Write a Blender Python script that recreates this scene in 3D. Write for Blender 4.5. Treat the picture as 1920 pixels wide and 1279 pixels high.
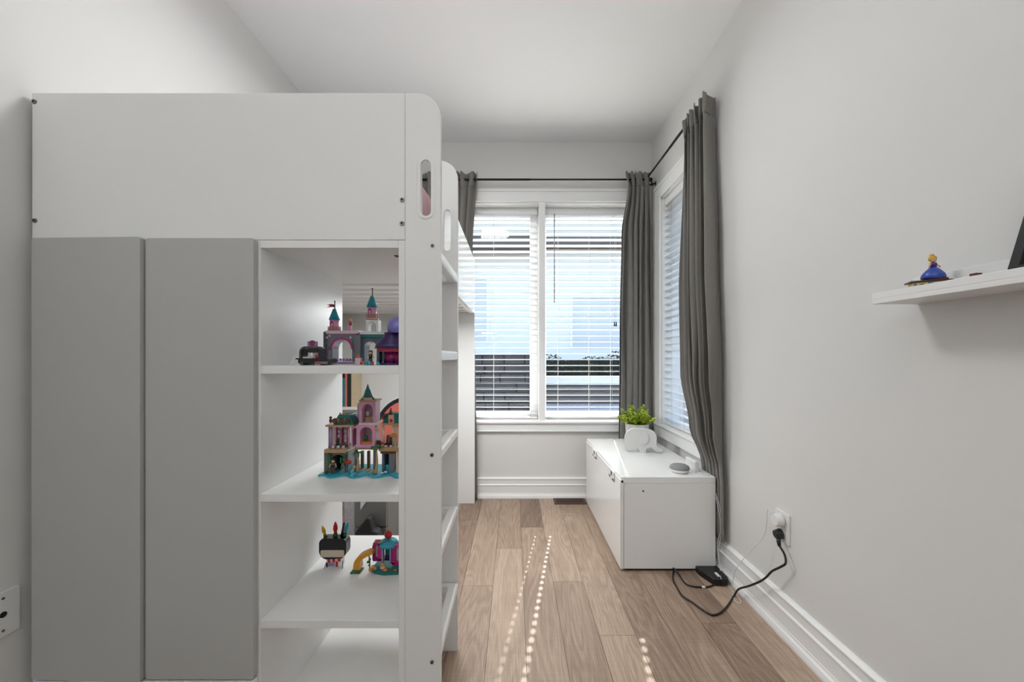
import bpy, bmesh, math, random
from mathutils import Vector, Matrix, noise
from mathutils.geometry import tessellate_polygon

random.seed(7)
for o in list(bpy.data.objects):
    bpy.data.objects.remove(o)
SC = bpy.context.scene
C = SC.collection
PI = math.pi

# ------------------------------------------------------------------ camera
EYE = 1.084
F = 747.0
cam = bpy.data.cameras.new('camera')
cam.sensor_width = 36.0
cam.lens = F / 1920 * 36.0
cam.shift_x = (960 - 964) / 1920
cam.shift_y = (669 - 639.5) / 1920
cam.clip_start = 0.02
camo = bpy.data.objects.new('camera', cam)
camo.location = (0, 0, EYE)
camo.rotation_euler = (PI / 2, 0, 0)
C.objects.link(camo)
SC.camera = camo

# ------------------------------------------------------------------ light
SC.view_settings.view_transform = 'Standard'
SC.view_settings.look = 'None'
SC.view_settings.gamma = 1.0
SC.view_settings.use_curve_mapping = False
SC.view_settings.exposure = 0.87

world = bpy.data.worlds.new('sky')
SC.world = world
world.use_nodes = True
wn = world.node_tree
bg = wn.nodes['Background']
sky = wn.nodes.new('ShaderNodeTexSky')
sky.sky_type = 'NISHITA'
sky.sun_disc = False
sky.sun_elevation = math.radians(44)
sky.sun_rotation = math.radians(10)
sky.dust_density = 3.0
wn.links.new(sky.outputs[0], bg.inputs[0])
bg.inputs[1].default_value = 0.52

sun = bpy.data.lights.new('sun', 'SUN')
sun.energy = 12.0
sun.angle = math.radians(0.53)
sun.color = (1.0, 0.95, 0.88)
suno = bpy.data.objects.new('sun', sun)
sd = Vector((-0.172, -1.0, -0.985)).normalized()
suno.rotation_euler = sd.to_track_quat('-Z', 'Y').to_euler()
suno.location = (2, 9, 8)
C.objects.link(suno)

top_fill = bpy.data.lights.new('added_ceiling_fill', 'AREA')  # added fill light below the ceiling, out of view; no lamp seen
top_fill.shape = 'DISK'
top_fill.size = 0.5
top_fill.energy = 8.5
top_fill.color = (0.96, 0.985, 1.0)
top_fillo = bpy.data.objects.new('added_ceiling_fill', top_fill)
top_fillo.location = (-0.30, 1.60, 2.60)
C.objects.link(top_fillo)

# added fill light behind the camera, bounced off the ceiling; no fixture known
bounce_fill = bpy.data.lights.new('added_bounce_fill', 'AREA')
bounce_fill.shape = 'DISK'
bounce_fill.size = 0.5
bounce_fill.energy = 23.0
bounce_fill.color = (0.95, 0.98, 1.0)
bounce_fillo = bpy.data.objects.new('added_bounce_fill', bounce_fill)
bounce_fillo.location = (-0.1, -1.2, 1.75)
bounce_fillo.rotation_euler = (PI, 0, 0)
C.objects.link(bounce_fillo)

# added fill under the loft bed to brighten the shelves; no source seen
und = bpy.data.lights.new('added_under_bed_fill', 'AREA')
und.shape = 'DISK'
und.size = 0.4
und.energy = 6.0
und.color = (0.97, 0.99, 1.0)
undo = bpy.data.objects.new('added_under_bed_fill', und)
undo.location = (-0.43, 2.22, 1.34)
C.objects.link(undo)

# ------------------------------------------------------------------ helpers
def lin(c):
    return tuple((v / 12.92 if v <= 0.04045 else ((v + 0.055) / 1.055) ** 2.4) for v in c)

def hx(r, g, b):
    return lin((r / 255, g / 255, b / 255))

MATS = {}
def mat(name, col, rough=0.5, var=0.04, scale=9.0, bump=0.0, bscale=60.0, metal=0.0, stretch=None, spec=None, sheen=0.0):
    if name in MATS:
        return MATS[name]
    m = bpy.data.materials.new(name)
    m.use_nodes = True
    nt = m.node_tree
    b = nt.nodes['Principled BSDF']
    tc = nt.nodes.new('ShaderNodeTexCoord')
    n = nt.nodes.new('ShaderNodeTexNoise')
    n.inputs['Scale'].default_value = scale
    n.inputs['Detail'].default_value = 4
    src = tc.outputs['Object']
    if stretch:
        mp = nt.nodes.new('ShaderNodeMapping')
        mp.inputs['Scale'].default_value = stretch
        nt.links.new(src, mp.inputs[0])
        src = mp.outputs[0]
    nt.links.new(src, n.inputs['Vector'])
    mx = nt.nodes.new('ShaderNodeMix')
    mx.data_type = 'RGBA'
    mx.inputs[6].default_value = (*[max(0, v * (1 - var)) for v in col], 1)
    mx.inputs[7].default_value = (*[min(1, v * (1 + var)) for v in col], 1)
    nt.links.new(n.outputs[0], mx.inputs[0])
    nt.links.new(mx.outputs[2], b.inputs['Base Color'])
    b.inputs['Roughness'].default_value = rough
    b.inputs['Metallic'].default_value = metal
    if spec is not None:
        b.inputs['Specular IOR Level'].default_value = spec
    if sheen:
        b.inputs['Sheen Weight'].default_value = sheen
    if bump:
        n2 = nt.nodes.new('ShaderNodeTexNoise')
        n2.inputs['Scale'].default_value = bscale
        n2.inputs['Detail'].default_value = 3
        nt.links.new(src, n2.inputs['Vector'])
        bp = nt.nodes.new('ShaderNodeBump')
        bp.inputs['Strength'].default_value = bump
        bp.inputs['Distance'].default_value = 0.002
        nt.links.new(n2.outputs[0], bp.inputs['Height'])
        nt.links.new(bp.outputs[0], b.inputs['Normal'])
    MATS[name] = m
    return m

def P(px, py, d):
    """point of the room seen at photo position (px, py) at depth d"""
    return Vector(((px - 964) * d / F, d, EYE + (669 - py) * d / F))

class MB:
    def __init__(s):
        s.v = []; s.f = []; s.m = []; s.smooth = []
    def _add(s, vs, fs, mi=0, sm=False):
        o = len(s.v)
        s.v += [tuple(v) for v in vs]
        for f in fs:
            s.f.append(tuple(i + o for i in f)); s.m.append(mi); s.smooth.append(sm)
        return s
    def box(s, a, b, mi=0, M=None):
        x0, y0, z0 = (min(a[i], b[i]) for i in range(3)); x1, y1, z1 = (max(a[i], b[i]) for i in range(3))
        vs = [(x0,y0,z0),(x1,y0,z0),(x1,y1,z0),(x0,y1,z0),(x0,y0,z1),(x1,y0,z1),(x1,y1,z1),(x0,y1,z1)]
        if M: vs = [M @ Vector(v) for v in vs]
        return s._add(vs, [(0,3,2,1),(4,5,6,7),(0,1,5,4),(1,2,6,5),(2,3,7,6),(3,0,4,7)], mi)
    def cyl(s, a, b, r0, r1=None, n=14, mi=0, sm=True):
        if r1 is None: r1 = r0
        a = Vector(a); b = Vector(b); ax = (b - a).normalized()
        u = ax.orthogonal().normalized(); w = ax.cross(u)
        vs = []
        for c, r in ((a, r0), (b, r1)):
            for k in range(n):
                t = 2 * PI * k / n
                vs.append(c + (u * math.cos(t) + w * math.sin(t)) * r)
        s._add(vs, [(k, (k+1) % n, n + (k+1) % n, n + k) for k in range(n)], mi, sm)
        o = len(s.v) - 2 * n
        s.f.append(tuple(o + k for k in reversed(range(n)))); s.m.append(mi); s.smooth.append(False)
        s.f.append(tuple(o + n + k for k in range(n))); s.m.append(mi); s.smooth.append(False)
        return s
    def lathe(s, c, prof, n=24, mi=0, sm=True, M=None):
        c = Vector(c); vs = []
        for r, z in prof:
            for k in range(n):
                t = 2 * PI * k / n
                p = Vector((r * math.cos(t), r * math.sin(t), z))
                if M: p = M @ p
                vs.append(c + p)
        fs = []
        for i in range(len(prof) - 1):
            for k in range(n):
                fs.append((i*n+k, i*n+(k+1) % n, (i+1)*n+(k+1) % n, (i+1)*n+k))
        s._add(vs, fs, mi, sm)
        o = len(s.v) - len(vs)
        if prof[0][0] > 1e-5:
            s.f.append(tuple(o + k for k in reversed(range(n)))); s.m.append(mi); s.smooth.append(False)
        if prof[-1][0] > 1e-5:
            s.f.append(tuple(o + (len(prof)-1)*n + k for k in range(n))); s.m.append(mi); s.smooth.append(False)
        return s
    def ball(s, c, r, n=14, mi=0):
        rx, ry, rz = (r, r, r) if not hasattr(r, '__len__') else r
        h = n // 2
        prof = [(math.sin(PI * i / h), -math.cos(PI * i / h)) for i in range(h + 1)]
        M = Matrix.Diagonal((rx, ry, rz))
        return s.lathe(c, prof, n, mi, True, M)
    def tube(s, pts, r, n=8, mi=0, step=6):
        pts = smooth_path(pts, step)
        vs = []
        u = None
        for i, p in enumerate(pts):
            d = (pts[min(i+1, len(pts)-1)] - pts[max(i-1, 0)]).normalized()
            if u is None: u = d.orthogonal().normalized()
            u = (u - d * u.dot(d)).normalized(); w = d.cross(u)
            rr = r(i / (len(pts) - 1)) if callable(r) else r
            for k in range(n):
                t = 2 * PI * k / n
                vs.append(p + (u * math.cos(t) + w * math.sin(t)) * rr)
        fs = [(i*n+k, i*n+(k+1) % n, (i+1)*n+(k+1) % n, (i+1)*n+k) for i in range(len(pts)-1) for k in range(n)]
        fs += [tuple(reversed(range(n))), tuple((len(pts)-1)*n + k for k in range(n))]
        return s._add(vs, fs, mi, True)
    def plate(s, outer, holes, t0, t1, axis='y', mi=0):
        """2-D outline (with holes) extruded between t0 and t1 along an axis"""
        def p3(p, t):
            if axis == 'y': return (p[0], t, p[1])
            if axis == 'x': return (t, p[0], p[1])
            return (p[0], p[1], t)
        loops = [list(outer)] + [list(h) for h in holes]
        tris = tessellate_polygon([[Vector((p[0], p[1], 0)) for p in l] for l in loops])
        flat = [p for l in loops for p in l]
        n = len(flat)
        vs = [p3(p, t0) for p in flat] + [p3(p, t1) for p in flat]
        fs = [tuple(t) for t in tris] + [tuple(i + n for i in reversed(t)) for t in tris]
        o = 0
        for l in loops:
            k = len(l)
            for i in range(k):
                fs.append((o+i, o+(i+1) % k, n+o+(i+1) % k, n+o+i))
            o += k
        return s._add(vs, fs, mi)
    def build(s, name, m, parent=None, bevel=0.0, seg=2, loc=None, shade=None):
        me = bpy.data.meshes.new(name)
        o0 = Vector(loc) if loc is not None else None
        vs = s.v if o0 is None else [tuple(Vector(v) - o0) for v in s.v]
        me.from_pydata(vs, [], s.f)
        ms = m if isinstance(m, (list, tuple)) else [m]
        for x in ms: me.materials.append(x)
        for p, mi, sm in zip(me.polygons, s.m, s.smooth):
            p.material_index = mi; p.use_smooth = sm
        bm = bmesh.new(); bm.from_mesh(me)
        bmesh.ops.recalc_face_normals(bm, faces=bm.faces)
        bm.to_mesh(me); bm.free()
        ob = bpy.data.objects.new(name, me)
        if o0 is not None: ob.location = o0
        C.objects.link(ob)
        if bevel:
            b = ob.modifiers.new('bevel', 'BEVEL'); b.width = bevel; b.segments = seg
            b.limit_method = 'ANGLE'; b.angle_limit = math.radians(40)
        if parent:
            par(ob, parent)
        return ob

def par(ob, parent):
    ob.parent = parent
    w = Matrix.Identity(4); q = parent
    chain = []
    while q is not None:
        chain.append(q.matrix_basis.copy()); q = q.parent
    for m_ in reversed(chain): w = w @ m_
    # objects are built in world coordinates: take the parent's place out again
    ob.matrix_basis = w.inverted() @ ob.matrix_basis

def smooth_path(pts, step):
    pts = [Vector(p) for p in pts]
    if step <= 1 or len(pts) < 3: return pts
    out = []
    for i in range(len(pts) - 1):
        p0 = pts[max(i-1, 0)]; p1 = pts[i]; p2 = pts[i+1]; p3 = pts[min(i+2, len(pts)-1)]
        for k in range(step):
            t = k / step
            out.append(0.5 * ((2*p1) + (p2-p0)*t + (2*p0-5*p1+4*p2-p3)*t*t + (-p0+3*p1-3*p2+p3)*t**3))
    out.append(pts[-1])
    return out

def tag(o, label=None, cat=None, group=None, kind=None):
    if label: o['label'] = label
    if cat: o['category'] = cat
    if group: o['group'] = group
    if kind: o['kind'] = kind
    return o

def thing(name, loc, label=None, cat=None, group=None, kind=None):
    o = bpy.data.objects.new(name, None)
    o.empty_display_size = 0.05
    o.location = loc
    C.objects.link(o)
    return tag(o, label, cat, group, kind)

def rbox(x0, z0, x1, z1, rs, n=7):
    """rounded rectangle outline; rs = radii at bottom-left, bottom-right, top-right, top-left"""
    out = []
    for (cx, cz, r, a0) in ((x0, z0, rs[0], PI), (x1, z0, rs[1], 1.5*PI), (x1, z1, rs[2], 0), (x0, z1, rs[3], 0.5*PI)):
        sx = 1 if cx == x0 else -1; sz = 1 if cz == z0 else -1
        if r <= 0: out.append((cx, cz)); continue
        for k in range(n + 1):
            a = a0 + 0.5 * PI * k / n
            out.append((cx + sx*r + r*math.cos(a), cz + sz*r + r*math.sin(a)))
    return out

# ------------------------------------------------------------------ materials
W = mat('wall_paint', (0.72, 0.713, 0.695), 0.75, 0.012, 3, 0.06, 220)
CEIL = mat('ceiling_paint', (0.80, 0.80, 0.80), 0.85, 0.01, 3, 0.05, 260)
TRIM = mat('trim_paint', (0.84, 0.84, 0.83), 0.42, 0.012, 5)
FOIL = mat('white_foil_panel', (0.82, 0.815, 0.80), 0.38, 0.012, 4)
FOIL2 = mat('white_lacquer', (0.86, 0.86, 0.85), 0.22, 0.01, 4)
GREY = mat('grey_door_foil', (0.46, 0.46, 0.45), 0.42, 0.015, 4)
BLIND = mat('blind_white', (0.82, 0.82, 0.81), 0.45, 0.015, 12)
CORD = mat('blind_cord', (0.62, 0.62, 0.60), 0.7, 0.05, 40)
DARK = mat('rod_metal', (0.014, 0.013, 0.013), 0.38, 0.1, 30, metal=0.4)
SCREW = mat('screw_steel', (0.22, 0.22, 0.21), 0.35, 0.1, 200, metal=0.9)
BLACK = mat('black_plastic', (0.008, 0.008, 0.009), 0.4, 0.1, 60)
WPL = mat('white_plastic', (0.78, 0.78, 0.77), 0.3, 0.01, 20)
FAB = mat('curtain_cloth', (0.195, 0.183, 0.168), 0.9, 0.10, 40, 0.25, 900, sheen=0.15)

def plank_material():
    m = bpy.data.materials.new('oak_plank')
    m.use_nodes = True
    nt = m.node_tree; L = nt.links; N = nt.nodes.new
    b = nt.nodes['Principled BSDF']
    tc = N('ShaderNodeTexCoord'); oi = N('ShaderNodeObjectInfo')
    off = N('ShaderNodeVectorMath'); off.operation = 'MULTIPLY_ADD'
    comb = N('ShaderNodeCombineXYZ')
    mul = N('ShaderNodeMath'); mul.operation = 'MULTIPLY'; mul.inputs[1].default_value = 71.3
    L.new(oi.outputs['Random'], mul.inputs[0])
    L.new(mul.outputs[0], comb.inputs[0]); L.new(mul.outputs[0], comb.inputs[1]); L.new(mul.outputs[0], comb.inputs[2])
    add = N('ShaderNodeVectorMath'); add.operation = 'ADD'
    L.new(tc.outputs['Object'], add.inputs[0]); L.new(comb.outputs[0], add.inputs[1])
    # long cathedral figure
    mp = N('ShaderNodeMapping'); mp.inputs['Scale'].default_value = (8.0, 0.9, 1)
    L.new(add.outputs[0], mp.inputs[0])
    n1 = N('ShaderNodeTexNoise'); n1.inputs['Scale'].default_value = 1.0; n1.inputs['Detail'].default_value = 2.5; n1.inputs['Distortion'].default_value = 0.6
    L.new(mp.outputs[0], n1.inputs['Vector'])
    rg = N('ShaderNodeMath'); rg.operation = 'MULTIPLY'; rg.inputs[1].default_value = 16.0
    L.new(n1.outputs[0], rg.inputs[0])
    sn = N('ShaderNodeMath'); sn.operation = 'SINE'
    rg2 = N('ShaderNodeMath'); rg2.operation = 'MULTIPLY'; rg2.inputs[1].default_value = 6.28
    L.new(rg.outputs[0], rg2.inputs[0]); L.new(rg2.outputs[0], sn.inputs[0])
    # fine pores
    mp2 = N('ShaderNodeMapping'); mp2.inputs['Scale'].default_value = (260, 9, 1)
    L.new(add.outputs[0], mp2.inputs[0])
    n2 = N('ShaderNodeTexNoise'); n2.inputs['Scale'].default_value = 1.0; n2.inputs['Detail'].default_value = 5
    L.new(mp2.outputs[0], n2.inputs['Vector'])
    # saw marks across
    mp3 = N('ShaderNodeMapping'); mp3.inputs['Scale'].default_value = (7, 190, 1)
    L.new(add.outputs[0], mp3.inputs[0])
    n3 = N('ShaderNodeTexNoise'); n3.inputs['Scale'].default_value = 1.0; n3.inputs['Detail'].default_value = 2
    L.new(mp3.outputs[0], n3.inputs['Vector'])
    # broad tone
    mp4 = N('ShaderNodeMapping'); mp4.inputs['Scale'].default_value = (5, 1.2, 1)
    L.new(add.outputs[0], mp4.inputs[0])
    n4 = N('ShaderNodeTexNoise'); n4.inputs['Scale'].default_value = 1.0; n4.inputs['Detail'].default_value = 3
    L.new(mp4.outputs[0], n4.inputs['Vector'])
    def madd(x, k, c):
        q = N('ShaderNodeMath'); q.operation = 'MULTIPLY_ADD'; q.inputs[1].default_value = k
        L.new(x, q.inputs[0])
        if isinstance(c, float): q.inputs[2].default_value = c
        else: L.new(c, q.inputs[2])
        return q.outputs[0]
    v = madd(oi.outputs['Random'], 0.50, -0.12)
    v = madd(n4.outputs[0], 0.45, v)
    v = madd(sn.outputs[0], 0.075, v)
    v = madd(n2.outputs[0], 0.70, v)
    v = madd(n3.outputs[0], 0.16, v)
    v = madd(v, 1.0, -0.27)
    cr = N('ShaderNodeValToRGB')
    e = cr.color_ramp.elements
    e[0].position = 0.10; e[0].color = (*hx(98, 79, 66), 1)
    e[1].position = 0.90; e[1].color = (*hx(186, 163, 143), 1)
    q = cr.color_ramp.elements.new(0.5); q.color = (*hx(149, 126, 108), 1)
    L.new(v, cr.inputs[0]); L.new(cr.outputs[0], b.inputs['Base Color'])
    b.inputs['Roughness'].default_value = 0.5
    bp = N('ShaderNodeBump'); bp.inputs['Strength'].default_value = 0.25; bp.inputs['Distance'].default_value = 0.001
    L.new(n2.outputs[0], bp.inputs['Height']); L.new(bp.outputs[0], b.inputs['Normal'])
    return m
OAK = plank_material()

def glass_material():
    m = bpy.data.materials.new('window_glass'); m.use_nodes = True
    nt = m.node_tree; nt.nodes.clear()
    out = nt.nodes.new('ShaderNodeOutputMaterial')
    t = nt.nodes.new('ShaderNodeBsdfTransparent'); t.inputs[0].default_value = (0.95, 0.97, 0.97, 1)
    g = nt.nodes.new('ShaderNodeBsdfGlossy'); g.inputs['Roughness'].default_value = 0.02
    lw = nt.nodes.new('ShaderNodeLayerWeight'); lw.inputs[0].default_value = 0.5
    pw = nt.nodes.new('ShaderNodeMath'); pw.operation = 'POWER'; pw.inputs[1].default_value = 4.0
    nt.links.new(lw.outputs['Facing'], pw.inputs[0])
    fr = nt.nodes.new('ShaderNodeMath'); fr.operation = 'MULTIPLY_ADD'; fr.inputs[1].default_value = 0.8; fr.inputs[2].default_value = 0.02
    nt.links.new(pw.outputs[0], fr.inputs[0])
    mx = nt.nodes.new('ShaderNodeMixShader')
    nt.links.new(fr.outputs[0], mx.inputs[0]); nt.links.new(t.outputs[0], mx.inputs[1]); nt.links.new(g.outputs[0], mx.inputs[2])
    nt.links.new(mx.outputs[0], out.inputs[0])
    return m
GLASS = glass_material()

# ------------------------------------------------------------------ room shell
XL, XR, YB, YF, ZC = -1.335, 1.06, 3.07, -2.3, 2.735
WT = 0.26
OB = (-0.50, 0.93, 0.585, 2.275)     # back window opening x0,x1,z0,z1
OR = (2.22, 2.86, 0.60, 2.225)       # right window opening y0,y1,z0,z1

fl = tag(MB().box((XL-0.1, YF-0.1, -0.06), (XR+0.1, YB+0.1, -0.013)).build('floor', mat('underlay', (0.05, 0.04, 0.035), 0.9)), kind='structure')
PWID = 0.1435
first = {0: 1.919, 1: 2.77, 2: 2.10, -1: 2.53, -2: 2.25, -3: 1.887, 3: 2.42, 4: 1.62}
pl_mesh = {}
x_seam = 0.187
k0 = math.floor((XL - x_seam) / PWID)
for k in range(k0, 8):
    a = x_seam + k * PWID; b = min(a + PWID, XR); a = max(a, XL)
    if b - a < 0.01: continue
    rnd = random.Random(k * 13 + 5)
    y0 = first.get(k, 1.0 + rnd.random() * 1.2)
    cuts = [YF]
    y = y0 - 1.22 * 4
    while y < YB:
        if y > YF + 0.05: cuts.append(y)
        y += 1.22
    cuts.append(YB)
    for c0, c1 in zip(cuts, cuts[1:]):
        w_, l_ = round(b - a - 0.0014, 4), round(c1 - c0 - 0.0014, 4)
        if (w_, l_) not in pl_mesh:
            pl_mesh[(w_, l_)] = None
            ob = MB().box((-w_/2, -l_/2, -0.012), (w_/2, l_/2, 0)).build('plank', OAK)
            pl_mesh[(w_, l_)] = ob.data
        else:
            ob = bpy.data.objects.new('plank', pl_mesh[(w_, l_)]); C.objects.link(ob)
        ob.location = ((a + b) / 2, (c0 + c1) / 2, 0)
        ob.parent = fl

tag(MB().box((XL-0.1, YF-0.1, ZC), (XR+0.1, YB+WT, ZC+0.1)).build('ceiling', CEIL), kind='structure')
tag(MB().box((XL-0.15, YF-0.1, -0.06), (XL, YB+WT, ZC)).build('wall_left', W), kind='structure')
tag(MB().box((XL, YF-0.15, -0.06), (XR, YF, ZC)).build('wall_front', W), kind='structure')
mb = MB(); mb.plate([(XL, -0.06), (XR+0.25, -0.06), (XR+0.25, ZC), (XL, ZC)],
         [[(OB[0], OB[2]), (OB[1], OB[2]), (OB[1], OB[3]), (OB[0], OB[3])]], YB, YB+WT, 'y')
tag(mb.build('wall_back', W), kind='structure')
mb = MB(); mb.plate([(YF-0.15, -0.06), (YB, -0.06), (YB, ZC), (YF-0.15, ZC)],
         [[(OR[0], OR[2]), (OR[1], OR[2]), (OR[1], OR[3]), (OR[0], OR[3])]], XR, XR+WT, 'x')
tag(mb.build('wall_right', W), kind='structure')

def base_profile():
    # (thickness out of the wall, height): shoe, flat, step, cap
    return [(0, 0), (0.031, 0), (0.031, 0.010), (0.026, 0.024), (0.0185, 0.030), (0.0185, 0.036), (0.016, 0.040), (0.016, 0.094), (0.020, 0.097),
            (0.020, 0.101), (0.014, 0.108), (0.014, 0.138), (0.018, 0.143), (0.018, 0.149), (0.008, 0.157), (0, 0.158)]
mb = MB(); mb.plate([(XR - t, z) for t, z in base_profile()], [], YF, YB, 'y')
tag(mb.build('baseboard_right', TRIM), kind='structure')
mb = MB(); mb.plate([(YB - t, z) for t, z in base_profile()], [], XL, XR, 'x')
tag(mb.build('baseboard_back', TRIM), kind='structure')
mb = MB(); mb.plate([(XL + t, z) for t, z in base_profile()], [], YF, YB, 'y')
tag(mb.build('baseboard_left', TRIM), kind='structure')

# ---- windows
def build_window_back():
    w = thing('window_1', (0.215, YB, OB[2]), kind='structure')
    x0, x1, z0, z1 = OB
    e = 0.09
    m = MB(); m.plate([(x0-e, z0-0.075), (x1+e, z0-0.075), (x1+e, z1+e), (x0-e, z1+e)],
                      [[(x0, z0), (x1, z0), (x1, z1), (x0, z1)]], YB-0.018, YB, 'y')
    c = m.build('casing', TRIM, w, 0.003)
    MB().box((x0-e, YB-0.028, z1+e-0.016), (x1+e, YB-0.016, z1+e+0.004)).build('casing_cap', TRIM, c, 0.003)
    MB().box((x0-e, YB-0.026, z0-0.075), (x1+e, YB-0.016, z0-0.066)).build('casing_bead', TRIM, c, 0.003)
    MB().box((x0-e-0.01, YB-0.034, z0-0.012), (x1+e+0.01, YB+0.16, z0+0.004)).build('sill', TRIM, w, 0.004)
    m = MB()
    m.box((x0, YB, z0), (x0+0.012, YB+WT, z1)); m.box((x1-0.012, YB, z0), (x1, YB+WT, z1)); m.box((x0, YB, z1-0.012), (x1, YB+WT, z1))
    m.build('jamb', TRIM, w)
    MB().box((0.191, YB-0.012, z0), (0.239, YB+WT-0.05, z1)).build('mullion', TRIM, w, 0.003)
    yg = YB + 0.20
    for (a, b, st) in ((x0+0.012, 0.191, 0.062), (0.239, x1-0.012, 0.022)):
        m = MB(); m.plate([(a, z0), (b, z0), (b, z1-0.012), (a, z1-0.012)],
                          [[(a+st, z0+0.05), (b-st, z0+0.05), (b-st, z1-0.06), (a+st, z1-0.06)]], yg-0.022, yg+0.022, 'y')
        s = m.build('sash', TRIM, w, 0.004)
        MB().box((a+st, yg-0.003, z0+0.05), (b-st, yg+0.003, z1-0.06)).build('pane', GLASS, s)
    MB().box((0.06, YB+0.15, z0+0.008), (0.13, YB+0.172, z0+0.022)).build('crank_handle', mat('crank_metal', (0.05, 0.05, 0.05), 0.4), w, 0.003)
build_window_back()

def build_window_right():
    w = thing('window_2', (XR, 2.47, OR[2]), kind='structure')
    y0, y1, z0, z1 = OR
    e = 0.09
    m = MB(); m.plate([(y0-e, z0-0.09), (y1+e, z0-0.09), (y1+e, z1+e), (y0-e, z1+e)],
                      [[(y0, z0), (y1, z0), (y1, z1), (y0, z1)]], XR-0.018, XR, 'x')
    c = m.build('casing', TRIM, w, 0.003)
    MB().box((XR-0.028, y0-e, z1+e-0.016), (XR-0.016, y1+e, z1+e+0.004)).build('casing_cap', TRIM, c, 0.003)
    MB().box((XR-0.030, y0-e, z0-0.012), (XR+0.16, y1+e, z0+0.004)).build('sill', TRIM, w, 0.004)
    m = MB()
    m.box((XR, y0, z0), (XR+WT, y0+0.012, z1)); m.box((XR, y1-0.012, z0), (XR+WT, y1, z1)); m.box((XR, y0, z1-0.012), (XR+WT, y1, z1))
    m.build('jamb', TRIM, w)
    xg = XR + 0.2
    m = MB(); m.plate([(y0+0.012, z0), (y1-0.012, z0), (y1-0.012, z1-0.012), (y0+0.012, z1-0.012)],
                      [[(y0+0.06, z0+0.05), (y1-0.06, z0+0.05), (y1-0.06, z1-0.06), (y0+0.06, z1-0.06)]], xg-0.022, xg+0.022, 'x')
    s = m.build('sash', TRIM, w, 0.004)
    MB().box((xg-0.003, y0+0.06, z0+0.05), (xg+0.003, y1-0.06, z1-0.06)).build('pane', GLASS, s)
build_window_right()

# ---- blinds : slats with holes, cut only where the sun should pass as dots
PITCH = 0.0478
def blind(x0, x1, holes, z0, z1, label, M, wand=None, tassel=None, tilt=-4.0, cords=()):
    """built along local x at local y=0, then moved by matrix M"""
    root = thing('window_blind', M @ Vector(((x0+x1)/2, 0, z1)), label, 'blind', 'white slatted blinds in the windows')
    dep, th, hw, hd = 0.027, 0.0018, 0.0055, 0.0075
    def add(mb_, name, m, bev=0):
        mb_.v = [tuple(M @ Vector(v)) for v in mb_.v]
        return mb_.build(name, m, root, bev)
    add(MB().box((x0, -0.028, z1-0.052), (x1, 0.028, z1)), 'headrail', BLIND, 0.003)
    add(MB().box((x0, -0.026, z0), (x1, 0.026, z0+0.016)), 'bottom_rail', BLIND, 0.003)
    xs = [x0]
    for h in holes: xs += [h-hw, h+hw]
    xs.append(x1)
    mb_ = MB()
    for i in range(len(xs) - 1):
        if i % 2 == 0:
            mb_.box((xs[i], -dep, -th), (xs[i+1], dep, th))
        else:
            mb_.box((xs[i], -dep, -th), (xs[i+1], -hd, th)); mb_.box((xs[i], hd, -th), (xs[i+1], dep, th))
    Rt = Matrix.Rotation(math.radians(tilt), 4, 'X')
    R3 = M.to_3x3().to_4x4()
    mb_.v = [tuple(R3 @ Rt @ Vector(v)) for v in mb_.v]
    sl = None
    z = z0 + 0.016 + 0.024
    n = 0
    while z < z1 - 0.062:
        if sl is None:
            sl = mb_.build('slat', BLIND); ob = sl
        else:
            ob = sl.copy(); C.objects.link(ob); ob.parent = None
        ob.matrix_basis = Matrix.Translation(M @ Vector((0, 0, z)))
        par(ob, root)
        z += PITCH; n += 1
    for h in cords:
        m_ = MB()
        for yy in (-dep-0.001, dep+0.001):
            m_.cyl((h+0.011, yy, z0+0.01), (h+0.011, yy, z1-0.05), 0.0009, n=5)
        add(m_, 'ladder_cord', CORD)
    if wand:
        add(MB().cyl((wand, -0.036, z1-0.05), (wand, -0.036, z1-0.75), 0.0042, n=8), 'tilt_wand', mat('wand_plastic', (0.24, 0.24, 0.24), 0.3))
    if tassel:
        m_ = MB()
        for k in (-0.006, 0.006):
            m_.cyl((tassel+k, -0.034, z1-0.05), (tassel+k, -0.034, 1.36), 0.001, n=5)
        add(m_, 'lift_cord', CORD)
        m_ = MB()
        for k in (-0.007, 0.007):
            m_.cyl((tassel+k, -0.034, 1.325), (tassel+k, -0.034, 1.36), 0.007, 0.004, n=8)
        add(m_, 'tassel', mat('tassel', (0.05, 0.05, 0.05), 0.5))
    return root
Mb = Matrix.Translation((0, YB+0.115, 0))
blind(-0.482, 0.184, (), 0.592, 2.262, 'white slatted blind over the left pane of the back window', Mb, cords=(-0.175, 0.122))
blind(0.2395, 0.912, (0.258, 0.352, 0.776), 0.592, 2.262, 'white slatted blind with a tilt wand, over the right pane of the back window', Mb, wand=0.318, tassel=0.80, cords=(0.341, 0.590, 0.765))  # leftmost hole has no cord, added for its row of sun dots
Mr = Matrix.Translation((XR+0.045, 0, 0)) @ Matrix.Rotation(-PI/2, 4, 'Z')
blind(-2.845, -2.235, (), 0.607, 2.212, 'white slatted blind in the side window beside the bench', Mr, tilt=-4.0, cords=(-2.73, -2.54, -2.34))

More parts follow.
